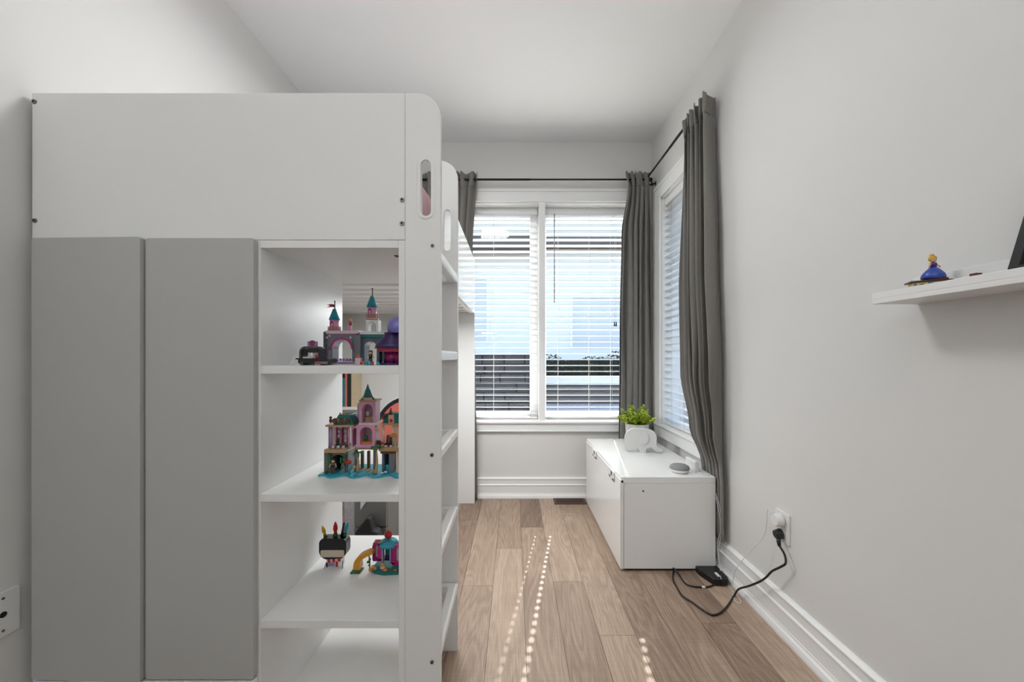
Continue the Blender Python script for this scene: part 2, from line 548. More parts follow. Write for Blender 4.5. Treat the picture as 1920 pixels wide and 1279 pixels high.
# ------------------------------------------------------------------ outside
def outside():
    tag(MB().box((-16, 3.6, -0.32), (24, 40, -0.02)).build('ground', mat('paving', (0.20, 0.21, 0.23), 0.85, 0.2, 1.5)), kind='structure')
    h = thing('neighbor_house', (1, 13, 0), 'pale two storey house with a brown eave outside the back window', 'house')
    side = mat('pale_siding', (0.86, 0.80, 0.70), 0.7, 0.03, 2)
    brn = mat('brown_eave', (0.13, 0.105, 0.085), 0.7, 0.1, 2)
    wg = mat('house_window_glass', (0.60, 0.59, 0.58), 0.12, 0.1, 0.6)
    MB().box((-8, 13, -0.02), (12, 19, 6.4)).build('wall', side, h)
    MB().box((-8.3, 12.3, 4.45), (0.85, 13.4, 4.85)).build('eave', brn, h, 0.02)
    MB().box((0.85, 12.5, 4.6), (12.3, 13.4, 4.85)).build('eave', brn, h, 0.02)
    for (a, b, z0, z1) in ((-2.2, -0.9, 1.6, 3.6), (1.9, 4.4, 1.4, 3.0), (5.02, 5.16, -0.02, 3.2), (5.32, 5.52, -0.02, 3.4), (5.7, 5.9, 0.3, 3.0)):
        f = MB().plate([(a-0.08, z0-0.02), (b+0.08, z0-0.02), (b+0.08, z1+0.08), (a-0.08, z1+0.08)], [[(a, z0), (b, z0), (b, z1), (a, z1)]], 12.95, 13.0, 'y').build('window_frame', side, h)
        MB().box((a, 12.97, z0), (b, 12.99, z1)).build('pane', wg if a < 4 else mat('dark_window', (0.015, 0.016, 0.02), 0.2), f)
    for i in range(16):
        MB().box((-8, 12.985, 4.9 + i*0.1), (12, 12.998, 4.99 + i*0.1)).build('siding_board', mat('cream_siding', (0.80, 0.72, 0.58), 0.7, 0.03, 2), h)
    g = thing('garden_wall', (-1.5, 8, 0), 'low dark grey brown stone wall outside, left of the mullion', 'wall')
    stone = mat('dark_stone', (0.060, 0.053, 0.049), 0.9, 0.35, 3, 0.5, 12)
    rr = random.Random(3)
    MB().box((-4, 8.02, -0.02), (0.36, 8.3, 1.13)).build('core', stone, g)
    for r in range(6):
        x = -4.0 + (r % 2) * 0.2
        while x < 0.30:
            w_ = min(0.33 + rr.random() * 0.2, 0.36 - x)
            MB().box((x+0.008, 7.98 - rr.random()*0.02, -0.02 + r*0.19 + 0.006), (x+w_-0.008, 8.05, -0.02 + r*0.19 + 0.184)).build('stone', stone, g, 0.012)
            x += w_
    MB().box((-4.05, 7.94, 1.12), (0.42, 8.34, 1.17)).build('coping', mat('coping', (0.5, 0.5, 0.5), 0.8), g, 0.01)
    pw = thing('planter_kerb', (2, 9.4, 0), 'low white planter kerb outside in front of the hedge', 'planter')
    MB().box((0.42, 9.35, 0.42), (4.6, 9.55, 0.63)).build('cap', mat('white_render', (0.80, 0.75, 0.66), 0.7), pw, 0.02)
    MB().box((0.45, 9.40, -0.02), (4.55, 9.5, 0.42)).build('body', mat('brown_render', (0.10, 0.085, 0.075), 0.8, 0.2, 3), pw)
    MB().box((0.45, 9.5, -0.02), (4.55, 10.6, 0.52)).build('soil', mat('soil', (0.05, 0.04, 0.03), 0.95, 0.3, 6), pw)
    hd = thing('hedge', (2.4, 10.1, 0.5), 'dark green clipped hedge outside behind the white kerb', 'hedge')
    leafm = mat('hedge_leaf', (0.035, 0.055, 0.022), 0.7, 0.6, 5)
    mb_ = MB(); mb2 = MB()
    for i in range(2600):
        x = rr.uniform(0.45, 4.5); y = rr.uniform(9.75, 10.5); z = 0.58 + rr.random() * (0.50 + 0.1 * math.sin(x * 3.1) + 0.06 * math.sin(x * 7.7))
        a = rr.uniform(0, 2*PI); t = rr.uniform(-0.8, 0.8); s_ = rr.uniform(0.03, 0.06)
        u = Vector((math.cos(a), math.sin(a), t)).normalized() * s_; v_ = Vector((-math.sin(a), math.cos(a), rr.uniform(-.6, .6))).normalized() * s_ * 0.5
        c = Vector((x, y, z))
        mb_._add([c-u, c+v_, c+u, c-v_], [(0, 1, 2, 3)])
    o_ = mb_.build('foliage', leafm, hd); o_['kind'] = 'stuff'
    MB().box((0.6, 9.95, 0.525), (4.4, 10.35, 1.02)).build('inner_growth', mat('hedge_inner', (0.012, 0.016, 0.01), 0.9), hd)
outside()

# ------------------------------------------------------------------ loft bed
DF = 1.09           # front plane of the bed end
DB = 2.96           # back plane
BX0, BX1, LX = -1.319, -0.298, -0.201
BZ0, BZ1 = 1.404, 1.806
bed = thing('loft_bed', (-0.8, 2.0, 0), 'white loft bed with rounded ladder boards and hand slots, over the grey wardrobe', 'bed')
def screw(p, parent, r=0.0062):
    p = Vector(p)
    s_ = MB()
    s_.lathe(p, [(0.0001, 0.0), (r*0.45, 0.0), (r*0.45, 0.0035), (r*0.9, 0.0035), (r, 0.002), (r, -0.001)][::1], 12, 0, False,
             Matrix.Rotation(PI/2, 3, 'X'))
    return s_.build('screw', SCREW, parent)
ep = MB().box((BX0, DF, BZ0), (BX1-0.0008, DF+0.018, BZ1)).build('end_panel', FOIL, bed, 0.0012)
for (px, py) in ((65, 191), (66, 414), (754, 375), (754, 419)):
    q = P(px, py, DF); screw(q, ep)
MB().lathe(P(66, 370, DF), [(0.0001, 0.0005), (0.006, 0.0005), (0.0065, -0.001)], 14, 0, False, Matrix.Rotation(PI/2, 3, 'X')).build('cover_cap', FOIL, ep)

def stadium(cx, z0, z1, w_, n=10):
    r = w_ / 2; out = []
    for k in range(n + 1): a = PI + PI * k / n; out.append((cx + r*math.cos(a), z0 + r + r*math.sin(a)))
    for k in range(n + 1): a = PI * k / n; out.append((cx + r*math.cos(a), z1 - r + r*math.sin(a)))
    return out
def ladder_board(y0, y1, x0, x1, slot, rim, zbot=0.0):
    m = MB(); m.plate(rbox(x0, zbot, x1, BZ1, (0, 0, 0.066, 0), 10), [slot], y0, y1, 'y')
    b = m.build('ladder_board', FOIL, bed, 0.0025)
    m = MB(); m.plate(rim, [slot], y0-0.0016, y0+0.004, 'y')
    m.build('handle_rim', FOIL, b, 0.0013)
    return b
sx = (798.5 - 964) * DF / F
lb = ladder_board(DF, DF+0.018, BX1, LX, stadium(sx, 1.084+264*DF/F, 1.084+369*DF/F, 19*DF/F), stadium(sx, 1.084+258*DF/F, 1.084+376*DF/F, 34*DF/F))
for (px, py) in ((811, 461), (810, 853), (810, 1241)):
    screw(P(px, py, DF), lb, 0.0052)
D2 = 1.467
sx2 = (838.5 - 964) * D2 / F
ladder_board(D2, D2+0.018, BX1, -0.208, stadium(sx2, 1.084+199*D2/F, 1.084+276*D2/F, 13*D2/F), stadium(sx2, 1.084+195*D2/F, 1.084+280*D2/F, 21*D2/F))
for z in (1.386, 1.103, 0.820, 0.537, 0.254):
    m = MB()
    ya, yb = DF+0.018, D2
    m.plate([(-0.297, ya), (-0.207, ya), (-0.207, yb), (-0.297, yb)],
            [rbox(-0.290, ya+0.03, -0.240, yb-0.022, (0.012,)*4, 4)], z-0.030, z, 'z')
    m.build('rung', FOIL2, bed, 0.009, 3)
# long guard with its rail, at the room side
GX = -0.292
gd = MB().box((GX-0.018, D2+0.018, BZ0), (GX, DB-0.018, 1.802)).build('guard_rail', FOIL2, bed, 0.0015)
MB().box((GX-0.04, D2+0.018, BZ0), (GX-0.018, DB-0.018, BZ0+0.05)).build('side_rail', FOIL, bed, 0.001)
MB().box((BX0, DF+0.018, BZ0), (BX0+0.018, DB, 1.802)).build('wall_side_panel', FOIL, bed, 0.001)
MB().box((GX-0.13, DB-0.018, 0), (GX, DB, BZ0)).build('far_leg_panel', FOIL, bed, 0.001)
MB().box((BX0, DB-0.018, 0), (BX0+0.03, DB, BZ0)).build('far_leg_panel', FOIL, bed, 0.001)
MB().box((BX0, DB-0.018, BZ0), (GX, DB, 1.802)).build('far_end_panel', FOIL, bed, 0.001)
s0 = None
y = DF + 0.05
while y < DB - 0.1:
    MB().box((BX0+0.018, y, 1.412), (GX-0.018, y+0.075, 1.430)).build('bed_slat', FOIL, bed, 0.002)
    y += 0.142
mt = MB().box((BX0+0.025, DF+0.025, 1.432), (GX-0.045, DB-0.03, 1.56)).build('mattress', mat('mattress_cloth', (0.75, 0.75, 0.74), 0.9, 0.03, 30), bed, 0.03, 4)
pb = MB()
def pillow(mb_, c, sx_, sy_, sz_, n=14):
    vs = []; fs = []
    for side_ in (1, -1):
        for i in range(n + 1):
            for j in range(n + 1):
                u = 2*i/n - 1; v = 2*j/n - 1
                h = (max(0, 1 - abs(u)**2.6) * max(0, 1 - abs(v)**2.6)) ** 0.5
                vs.append((c[0] + u*sx_*(1 - 0.06*v*v), c[1] + v*sy_*(1 - 0.06*u*u), c[2] + side_*h*sz_))
    k = (n+1)**2
    for s_ in range(2):
        for i in range(n):
            for j in range(n):
                a = s_*k + i*(n+1) + j
                f = (a, a+1, a+n+2, a+n+1)
                fs.append(f if s_ else tuple(reversed(f)))
    mb_._add(vs, fs, 0, True)
pillow(pb, (0, 0, 0), 0.20, 0.27, 0.075)
_R = Matrix.Translation((-0.535, 1.76, 1.668)) @ Matrix.Rotation(math.radians(-27), 4, 'Y')
pb.v = [tuple(_R @ Vector(v)) for v in pb.v]
tag(pb.build('pillow', mat('pink_cotton', (0.75, 0.50, 0.52), 0.9, 0.06, 20)), 'pale pink pillow on the loft bed, seen through the hand slot', 'pillow')

# ------------------------------------------------------------------ wardrobe under the bed
wd = thing('wardrobe', (-1.0, 1.35, 0), 'wardrobe with two tall plain grey doors under the loft bed', 'wardrobe')
wx0, wx1 = -1.317, -0.714
m = MB()
m.box((wx0, DF, 0.0), (wx0+0.018, 1.61, 1.40)); m.box((wx1-0.018, DF, 0.0), (wx1, 1.61, 1.40))
m.box((wx0+0.018, DF, 1.382), (wx1-0.018, 1.61, 1.40)); m.box((wx0+0.018, DF, 0.19), (wx1-0.018, 1.61, 0.208)); m.box((wx0+0.018, 1.602, 0.0), (wx1-0.018, 1.61, 1.382))
m.build('carcass', FOIL, wd)
def door(xa, xb, za, zb, ang, name='door', ma=GREY, r=0.004):
    m = MB(); m.plate(rbox(0, za, xb-xa, zb, (0.006, 0.006, 0.006, 0.006), 4), [], -0.018, 0, 'y')
    R = Matrix.Translation((xa, 1.088, 0)) @ Matrix.Rotation(ang, 4, 'Z')
    m.v = [tuple(R @ Vector(v)) for v in m.v]
    return m.build(name, [ma], wd, r, 3)
door(-1.296, -0.9945, 0.216, 1.4035, math.radians(-2.0))
door(-0.9905, -0.700, 0.217, 1.403, 0)
door(-1.296, -0.700, 0.02, 0.2115, 0, 'drawer', FOIL)

# ------------------------------------------------------------------ open shelf unit
su = thing('shelf_unit', (-0.5, 1.35, 0), 'tall white open-backed shelf unit of toys between wardrobe and ladder', 'shelf')
SX0, SX1, SB = -0.694, -0.316, 1.611
def su_part(a, b, name):
    return MB().box(a, b).build(name, FOIL, su, 0.001)
su_part((-0.7125, DF, 0), (SX0, SB, 1.403), 'side_panel')
su_part((SX1, DF, 0), (-0.2985, DF+0.045, 1.403), 'front_stile')
su_part((SX1, SB-0.05, 0), (-0.2985, SB, 1.403), 'rear_stile')
tp = su_part((SX0, DF, 1.382), (SX1, SB, 1.403), 'top_panel')
MB().box((-0.352, 1.17, 1.3795), (-0.342, 1.185, 1.382)).build('dowel_hole', BLACK, tp)
SZ = (1.059, 0.708, 0.362, 0.052)
for i, z in enumerate(SZ):
    su_part((SX0, DF + (0.0 if i < 3 else 0.004), z-0.0215), (SX1, SB, z), 'shelf')
su_part((SX0, DF+0.02, 0), (SX1, DF+0.038, 0.03), 'plinth')

# ------------------------------------------------------------------ things seen behind the open shelf
def behind():
    lg = thing('book_ledge', (-1.2, 3.0, 0.70), 'narrow white ledge on the back wall under the loft bed', 'shelf')
    MB().box((-1.334, 2.955, 0.690), (-1.17, 3.07, 0.702)).build('board', FOIL, lg, 0.002)
    MB().box((-1.334, 2.955, 0.702), (-1.17, 2.962, 0.712)).build('lip', FOIL, lg, 0.002)
    bk = [('red and white book, leftmost on the ledge seen behind the pink toy palace', 0.030, 0.30, (0.55, 0.12, 0.12)),
          ('short teal book on the ledge behind the pink toy palace', 0.036, 0.225, (0.02, 0.19, 0.20)),
          ('coral book beside the black one on the ledge under the bed', 0.016, 0.29, (0.70, 0.18, 0.15)),
          ('black book on the ledge behind the pink toy palace', 0.030, 0.31, (0.012, 0.010, 0.010)),
          ('cream book, rightmost on the ledge under the bed', 0.036, 0.31, (0.62, 0.50, 0.32))]
    x = -1.324
    for lb_, w_, h_, c in bk:
        t = thing('book', (x + w_/2, 3.02, 0.702), lb_, 'book', 'books on the ledge under the bed')
        ma = mat('book_%d' % int(x * -1000), c, 0.5, 0.05, 20)
        MB().box((x, 2.966, 0.7022), (x+0.002, 3.066, 0.702+h_)).box((x+w_-0.003, 2.966, 0.7022), (x+w_-0.001, 3.066, 0.702+h_)).box((x, 2.964, 0.7022), (x+w_-0.001, 2.967, 0.702+h_)).build('cover', ma, t)
        MB().box((x+0.002, 2.967, 0.705), (x+w_-0.003, 3.062, 0.699+h_)).build('page_block', mat('paper', (0.72, 0.70, 0.64), 0.9), t)
        x += w_
    wdn = thing('wall_decoration', (-0.83, 3.06, 0.51), 'big round coral red wall decoration with a black rim, behind the pink toy palace', 'decoration')
    def ell(rx, rz, n=40): return [(-0.815 + rx*math.cos(2*PI*k/n), 0.505 + rz*math.sin(2*PI*k/n)) for k in range(n)]
    MB().plate(ell(0.262, 0.285), [], 3.052, 3.07, 'y').build('white_border', WPL, wdn)
    MB().plate(ell(0.250, 0.272), [ell(0.222, 0.243)], 3.044, 3.052, 'y').build('rim', BLACK, wdn)
    MB().plate(ell(0.222, 0.243), [], 3.047, 3.052, 'y').build('face', mat('coral', (0.78, 0.17, 0.13), 0.5), wdn)
    # grey drawer pedestal with a sheet taped to it
    pd = thing('drawer_pedestal', (-0.72, 2.2, 0), 'grey drawer pedestal under the loft bed, seen behind the lowest toys', 'drawers')
    gm = mat('pedestal_grey', (0.19, 0.19, 0.185), 0.5)
    MB().box((-0.805, 2.02, 0.012), (-0.640, 2.40, 0.44)).build('carcass', gm, pd, 0.002)
    for k in range(2):
        d_ = MB().box((-0.803, 2.0, 0.02+k*0.21), (-0.642, 2.02, 0.224+k*0.21)).build('drawer', gm, pd, 0.002)
    MB().box((-0.79, 2.04, 0), (-0.655, 2.38, 0.012)).build('foot_plinth', BLACK, pd)
    sh = MB().plate([(-0.862, 0.02), (-0.81, 0.02), (-0.806, 0.40), (-0.866, 0.40)], [], 2.03, 2.034, 'y')
    sh = sh.build('marbled_board', marble())
    tag(sh, 'pale grey streaked board standing left of the grey pedestal', 'board')
    pp = MB(); pp.plate([(0, 0), (0.036, 0.052), (0.036, 0.09), (0.0, 0.09)], [], 1.990, 1.9906, 'y')
    pp.v = [(v[0]-0.768, v[1], v[2]+0.318) for v in pp.v]
    tag(pp.build('paper_slip', WPL), 'white slip of paper hanging on the grey pedestal', 'paper')
    bgm = MB()
    bgm.plate([(-0.785, 0.0), (-0.62, 0.0), (-0.63, 0.19), (-0.655, 0.245), (-0.675, 0.25), (-0.69, 0.31), (-0.705, 0.315), (-0.76, 0.245)], [], 1.90, 1.96, 'y')
    tag(bgm.build('black_bag', mat('black_nylon', (0.012, 0.012, 0.013), 0.7), None, 0.012, 3), 'black cloth bag slumped on the floor against the grey pedestal', 'bag')
def marble():
    m = mat('streaked_grey', (0.52, 0.52, 0.56), 0.6, 0.45, 9, stretch=(6, 6, 22))
    return m
behind()

# ------------------------------------------------------------------ curtains and rods
def rod(name_pts, label, brackets, ends):
    a, b = name_pts
    r = thing('curtain_rod', (Vector(a) + Vector(b)) / 2, label, 'curtain rod', 'black curtain rods')
    a = Vector(a); b = Vector(b); mid = a.lerp(b, 0.55)
    MB().cyl(a, mid, 0.0080, n=14).build('tube', DARK, r)
    MB().cyl(mid - (b-a).normalized()*0.02, b, 0.0066, n=14).build('inner_tube', DARK, r)
    for e in ends:
        e = Vector(e)
        MB().ball(e, 0.015, 12).build('finial', DARK, r)
    for (p, q) in brackets:
        MB().cyl(p, q, 0.005, n=8).cyl(Vector(q).lerp(Vector(p), 0.06), q, 0.017, n=14).build('bracket', DARK, r)
ZR = 2.412
rod((( -1.0, 2.985, ZR), (1.035, 2.985, ZR)), 'long black curtain rod over the back window', [((-0.9, 2.985, ZR), (-0.9, 3.07, ZR)), ((1.030, 2.985, ZR+0.004), (1.030, 2.985, ZR-0.04)), ((1.030, 2.985, ZR-0.03), (1.06, 2.985, ZR-0.03))], [(1.022, 2.985, ZR)])
rod(((0.988, 2.075, ZR), (0.988, 2.93, ZR)), 'black curtain rod over the side window, running toward the corner', [((0.988, 2.17, ZR), (1.06, 2.17, ZR))], [(0.988, 2.075, ZR)])

def curtain(label, fn, ztop, zbot, nu=150, nz=46, group='grey brown curtains'):
    """fn(u, z) -> (x, y)"""
    root = thing('curtain', (*fn(0.5, ztop), ztop), label, 'curtain', group)
    def grid(z0, z1, n, name, off=0.0):
        vs = []; fs = []
        for i in range(n + 1):
            z = z0 + (z1 - z0) * i / n
            for j in range(nu + 1):
                x, y = fn(j / nu, z)
                wob = 0.008 * math.sin(j * 0.55) if z > ztop - 0.02 else 0
                vs.append((x, y, z + wob))
        for i in range(n):
            for j in range(nu):
                a = i*(nu+1) + j
                fs.append((a, a+1, a+nu+2, a+nu+1))
        m_ = MB(); m_._add(vs, fs, 0, True)
        ob = m_.build(name, FAB, root)
        s_ = ob.modifiers.new('solid', 'SOLIDIFY'); s_.thickness = 0.0025
        return ob
    zh = ztop - 0.105
    grid(zbot, zh, nz, 'panel')
    grid(zh, ztop, 10, 'heading')
    return root
def lerp(a, b, t): return a + (b - a) * t
def sst(t): t = max(0, min(1, t)); return t*t*(3-2*t)
def key(z, ks):
    """piecewise smooth interpolation; ks sorted by falling z : (z, values...)"""
    if z >= ks[0][0]: return ks[0][1:]
    for a, b in zip(ks, ks[1:]):
        if z >= b[0]:
            t = sst((a[0]-z)/(a[0]-b[0]))
            return tuple(lerp(p, q, t) for p, q in zip(a[1:], b[1:]))
    return ks[-1][1:]
def pleat(u, z, ztop, nfold, seed):
    """fold offset -1..1, tighter pinch in the heading"""
    hd = sst((z - ztop + 0.14) / 0.10)
    ph = u * nfold + hd * 0.22 * math.sin(u * 23 + seed) + 0.35 * noise.noise(Vector((u * 4.0, z * 0.7, seed))) + 0.10 * math.sin(z * 2.1 + seed)
    w_ = math.sin(2 * PI * ph) + 0.12 * math.sin(4 * PI * ph + seed + z) + 0.30 * noise.noise(Vector((u * 5, z * 0.5, seed + 3)))
    return w_ / 1.25
def fn_side(u, z):
    # far edge y, near edge y, x centre, amplitude
    ya, yb, xc, am = key(z, [(2.44, 2.310, 2.025, 0.982, 0.032), (2.33, 2.30, 2.03, 0.982, 0.029), (1.6, 2.30, 2.00, 0.985, 0.037), (1.0, 2.28, 1.965, 0.985, 0.034),
                            (0.70, 2.22, 1.965, 1.000, 0.026), (0.50, 2.17, 1.96, 1.0245, 0.0048), (0.44, 2.16, 1.955, 1.0265, 0.0042), (0.0, 2.12, 1.955, 1.0265, 0.0042)])
    f = pleat(u, z, 2.44, 6.3, 1.7)
    v = min(1.0, u / 0.95)
    y = lerp(ya, yb, v) + (0.020 if z > 0.6 else 0.008) * math.sin(2 * PI * u * 6.3 + 0.9) * (1 - sst((u - 0.93) / 0.04))
    x = xc + am * f
    ret = sst((u - 0.93) / 0.07)          # the near edge turns back to the wall
    return lerp(x, lerp(1.031, 1.050, sst((z - 0.50) / 0.12)), ret), y + 0.05 * ret
curtain('grey brown curtain at the near side of the side window, falling behind the white bench', fn_side, 2.432, 0.17)
def fn_corner(u, z):
    xa, xb, yc, am = key(z, [(2.47, 0.825, 1.015, 2.985, 0.020), (2.36, 0.845, 1.015, 2.982, 0.022), (2.0, 0.800, 1.025, 2.982, 0.026), (1.2, 0.785, 1.030, 2.985, 0.028), (0.1, 0.775, 1.030, 2.988, 0.022)])
    f = pleat(u, z, 2.47, 5.5, 4.2)
    return lerp(xa, xb, u) + 0.012 * math.sin(2*PI*u*5.5 + 0.5), yc + am * f
curtain('grey curtain in the corner, right of the back window behind the plant', fn_corner, 2.462, 0.05)
def fn_left(u, z):
    xa, xb, yc, am = key(z, [(2.47, -0.80, -0.272, 2.985, 0.022), (1.9, -0.76, -0.305, 2.990, 0.018), (1.4, -0.65, -0.296, 3.000, 0.014), (0.05, -0.52, -0.282, 3.006, 0.010)])
    f = pleat(u, z, 2.47, 8.5, 9.1)
    return lerp(xa, xb, u) + 0.008 * math.sin(2*PI*u*8.5 + 0.5), yc + am * f
curtain('grey brown curtain left of the back window, half hidden by the loft bed', fn_left, 2.462, 0.01)

# ------------------------------------------------------------------ storage bench
bench = thing('storage_bench', (0.78, 2.48, 0), 'white storage bench with a pull-out front and two clip handles under the side window', 'bench')
bx0, bx1, by0, by1, bz = 0.5365, 1.018, 2.014, 2.962, 0.475
MB().box((bx0+0.019, by0, 0.012), (bx1, by0+0.016, bz-0.030)).build('side_panel', FOIL2, bench, 0.001)
MB().box((bx0+0.019, by1-0.016, 0.012), (bx1, by1, bz-0.030)).build('side_panel', FOIL2, bench, 0.001)
MB().box((bx1-0.012, by0+0.016, 0.012), (bx1, by1-0.016, bz-0.030)).build('back_panel', FOIL2, bench)
MB().box((bx0+0.004, by0-0.001, bz-0.030), (bx1, by1, bz)).build('top', FOIL2, bench, 0.0015)
MB().box((bx0+0.03, by0+0.01, 0.0), (bx1-0.01, by1-0.01, 0.012)).build('plinth', BLACK, bench)
fr = MB().plate([(by0-0.001, 0.010), (by1, 0.010), (by1, bz-0.014), (2.70, bz-0.014), (2.70, bz-0.046), (2.59, bz-0.046), (2.59, bz-0.014), (2.235, bz-0.014), (2.235, bz-0.046), (2.125, bz-0.046), (2.125, bz-0.014), (by0-0.001, bz-0.014)],
                [], bx0-0.0005, bx0+0.017, 'x').build('drawer_front', FOIL2, bench, 0.002)
for yc in (2.645, 2.18):
    MB().box((bx0-0.006, yc-0.055, bz-0.016), (bx0+0.014, yc+0.055, bz-0.009)).box((bx0-0.006, yc-0.055, bz-0.058), (bx0-0.002, yc-0.018, bz-0.012)).box((bx0-0.006, yc+0.018, bz-0.058), (bx0-0.002, yc+0.055, bz-0.012)).box((bx0-0.006, yc-0.055, bz-0.062), (bx0-0.002, yc+0.055, bz-0.046)).build('handle', WPL, fr, 0.0015)
    MB().box((bx0+0.010, yc-0.05, bz-0.045), (bx0+0.0165, yc+0.05, bz-0.02)).build('grip_recess', BLACK, fr)
q = P(1206, 921, by0)
MB().cyl((q.x, by0+0.002, q.z), (q.x, by0-0.0006, q.z), 0.0045, n=12).build('screw_hole', BLACK, bench)

# ---- elephant
def elephant():
    e = thing('elephant_figurine', (0.80, 2.52, bz), 'white wooden elephant figurine on the bench in front of the plant', 'figurine')
    # side outline in photo-like units (x right, z up), 68 wide, 46 high
    pts = [(1, 5), (0, 20), (1, 30), (5, 38), (12, 43.5), (20, 45), (32, 45.5), (45, 44), (54, 40), (58, 34), (58.5, 26), (58, 17), (60, 12), (64, 9.5), (68, 9),
           (68.5, 5.5), (66, 3.6), (61, 3.2), (55, 5.5), (50.5, 10.5), (47, 11.5), (43, 10.5), (39.5, 8), (39, 2.0), (37, 0.4), (29, 0.4), (27.5, 2), (27, 6), (24, 9.5), (19.5, 11), (16.5, 9), (15, 5.0), (14, 3.6), (3, 3.2)]
    sm = smooth_path([Vector((a, b, 0)) for a, b in pts + pts[:1]], 4)[:-1]
    k = 0.228 / 68.5
    m = MB(); m.plate([((p.x - 34) * k, p.y * k) for p in sm], [], -0.021, 0.021, 'y')
    R = Matrix.Translation((0.822, 2.545, bz - 0.0005)) @ Matrix.Rotation(math.radians(-14), 4, 'Z')
    # level the two feet on the bench
    def tr(m_): m_.v = [tuple(R @ Vector(v)) for v in m_.v]; return m_
    wm = mat('chalk_white', (0.66, 0.655, 0.64), 0.6, 0.03, 30)
    tr(m).build('body', wm, e, 0.009, 4)
    ear = smooth_path([Vector((a, b, 0)) for a, b in [(35, 38), (28.5, 32), (26.5, 24), (29, 18), (35, 17), (41, 20), (44, 27), (42.5, 35), (39, 38.5), (35, 38)]], 4)[:-1]
    m = MB(); m.plate([((p.x - 34) * k, p.y * k) for p in ear], [], -0.0285, -0.019, 'y')
    tr(m).build('ear', wm, e, 0.003, 3)
elephant()

# ---- plant
def plant():
    c = Vector((0.850, 2.755, bz))
    t = thing('potted_plant', c, 'lime green leafy plant in a fluted silver white pot on the bench', 'plant')
    mb_ = MB()
    n = 36; vs = []; prof = [(0.066, 0.0), (0.070, 0.004), (0.076, 0.145), (0.073, 0.148), (0.070, 0.14)]
    for r, z in prof:
        for k in range(n):
            rr_ = r * (1 + (0.035 if k % 4 < 2 else -0.02))
            a = 2*PI*k/n
            vs.append((c.x + rr_*math.cos(a), c.y + rr_*math.sin(a), c.z + z))
    fs = [(i*n+k, i*n+(k+1) % n, (i+1)*n+(k+1) % n, (i+1)*n+k) for i in range(len(prof)-1) for k in range(n)]
    fs.append(tuple(range(n)))
    mb_._add(vs, fs)
    mb_.build('pot', mat('pot_glaze', (0.62, 0.60, 0.57), 0.3, 0.03, 20, metal=0.25), t)
    MB().cyl((c.x, c.y, c.z+0.10), (c.x, c.y, c.z+0.128), 0.069, n=24).build('soil', mat('potting_soil', (0.03, 0.022, 0.016), 0.95), t)
    rr = random.Random(11)
    st = MB(); lf = MB()
    for i in range(62):
        a = rr.uniform(0, 2*PI); rad = 0.10 * math.sqrt(rr.random()) + 0.012
        top = c + Vector((math.cos(a)*rad*1.12, math.sin(a)*rad, 0.175 + rr.uniform(-0.01, 0.065) + (0.025 if rad < 0.05 else 0)))
        base = c + Vector((math.cos(a)*rad*0.4, math.sin(a)*rad*0.4, 0.12))
        st.tube([base, base.lerp(top, 0.55) + Vector((0, 0, 0.012)), top], 0.0013, 5, step=3)
        for j in range(15):
            p = base.lerp(top, 0.42 + 0.62 * j / 14)
            b = rr.uniform(0, 2*PI)
            d = Vector((math.cos(b), math.sin(b), rr.uniform(0.0, 1.1))).normalized()
            s_ = d.cross(Vector((0, 0, 1))).normalized()
            L_ = rr.uniform(0.015, 0.024); w_ = L_ * 0.40
            up = d.cross(s_) * 0.15 * L_
            lf._add([p, p + d*L_*0.5 + s_*w_ - up, p + d*L_, p + d*L_*0.5 - s_*w_ - up, p + d*L_*0.5 + up],
                    [(0, 1, 4), (1, 2, 4), (2, 3, 4), (3, 0, 4)], 0 if rr.random() < 0.6 else 1, True)
    st.build('stems', mat('stem_green', (0.16, 0.26, 0.03), 0.6), t)
    o_ = lf.build('foliage', [mat('lime_leaf', (0.56, 0.66, 0.05), 0.5, 0.2, 30), mat('green_leaf', (0.36, 0.52, 0.04), 0.5, 0.2, 30)], t)
    o_['kind'] = 'stuff'
plant()

# ---- smart speaker, white box
def gadgets():
    c = Vector((0.874, 2.105, bz))
    t = thing('speaker', c, 'small grey cloth topped round speaker at the near end of the bench', 'speaker')
    MB().lathe(c, [(0.034, 0.0), (0.041, 0.002), (0.047, 0.010), (0.0495, 0.018)], 32).build('base', WPL, t)
    MB().lathe(c, [(0.0495, 0.018), (0.0505, 0.024), (0.046, 0.034), (0.034, 0.040), (0.018, 0.0425), (0.0001, 0.0432)], 32).build('fabric_top', mat('speaker_cloth', (0.27, 0.275, 0.28), 0.95, 0.12, 300, 0.3, 900), t)
    b = thing('white_hub', (0.955, 2.15, bz), 'small white box standing behind the round speaker', 'box')
    MB().box((0.950, 2.095, bz), (0.971, 2.21, bz+0.056)).build('body', WPL, b, 0.004, 3)
    MB().box((0.9485, 2.103, bz+0.006), (0.950, 2.203, bz+0.050)).build('front_plate', mat('translucent_white', (0.70, 0.71, 0.71), 0.2), b, 0.0006)
    cd = MB(); cd.tube([(0.960, 2.094, bz+0.004), (0.968, 2.07, bz+0.003), (0.985, 2.045, bz+0.003), (1.012, 2.05, bz+0.003)], 0.0018)
    tag(cd.build('cable', WPL), 'short white cable on the bench top beside the speaker', 'cable')
gadgets()

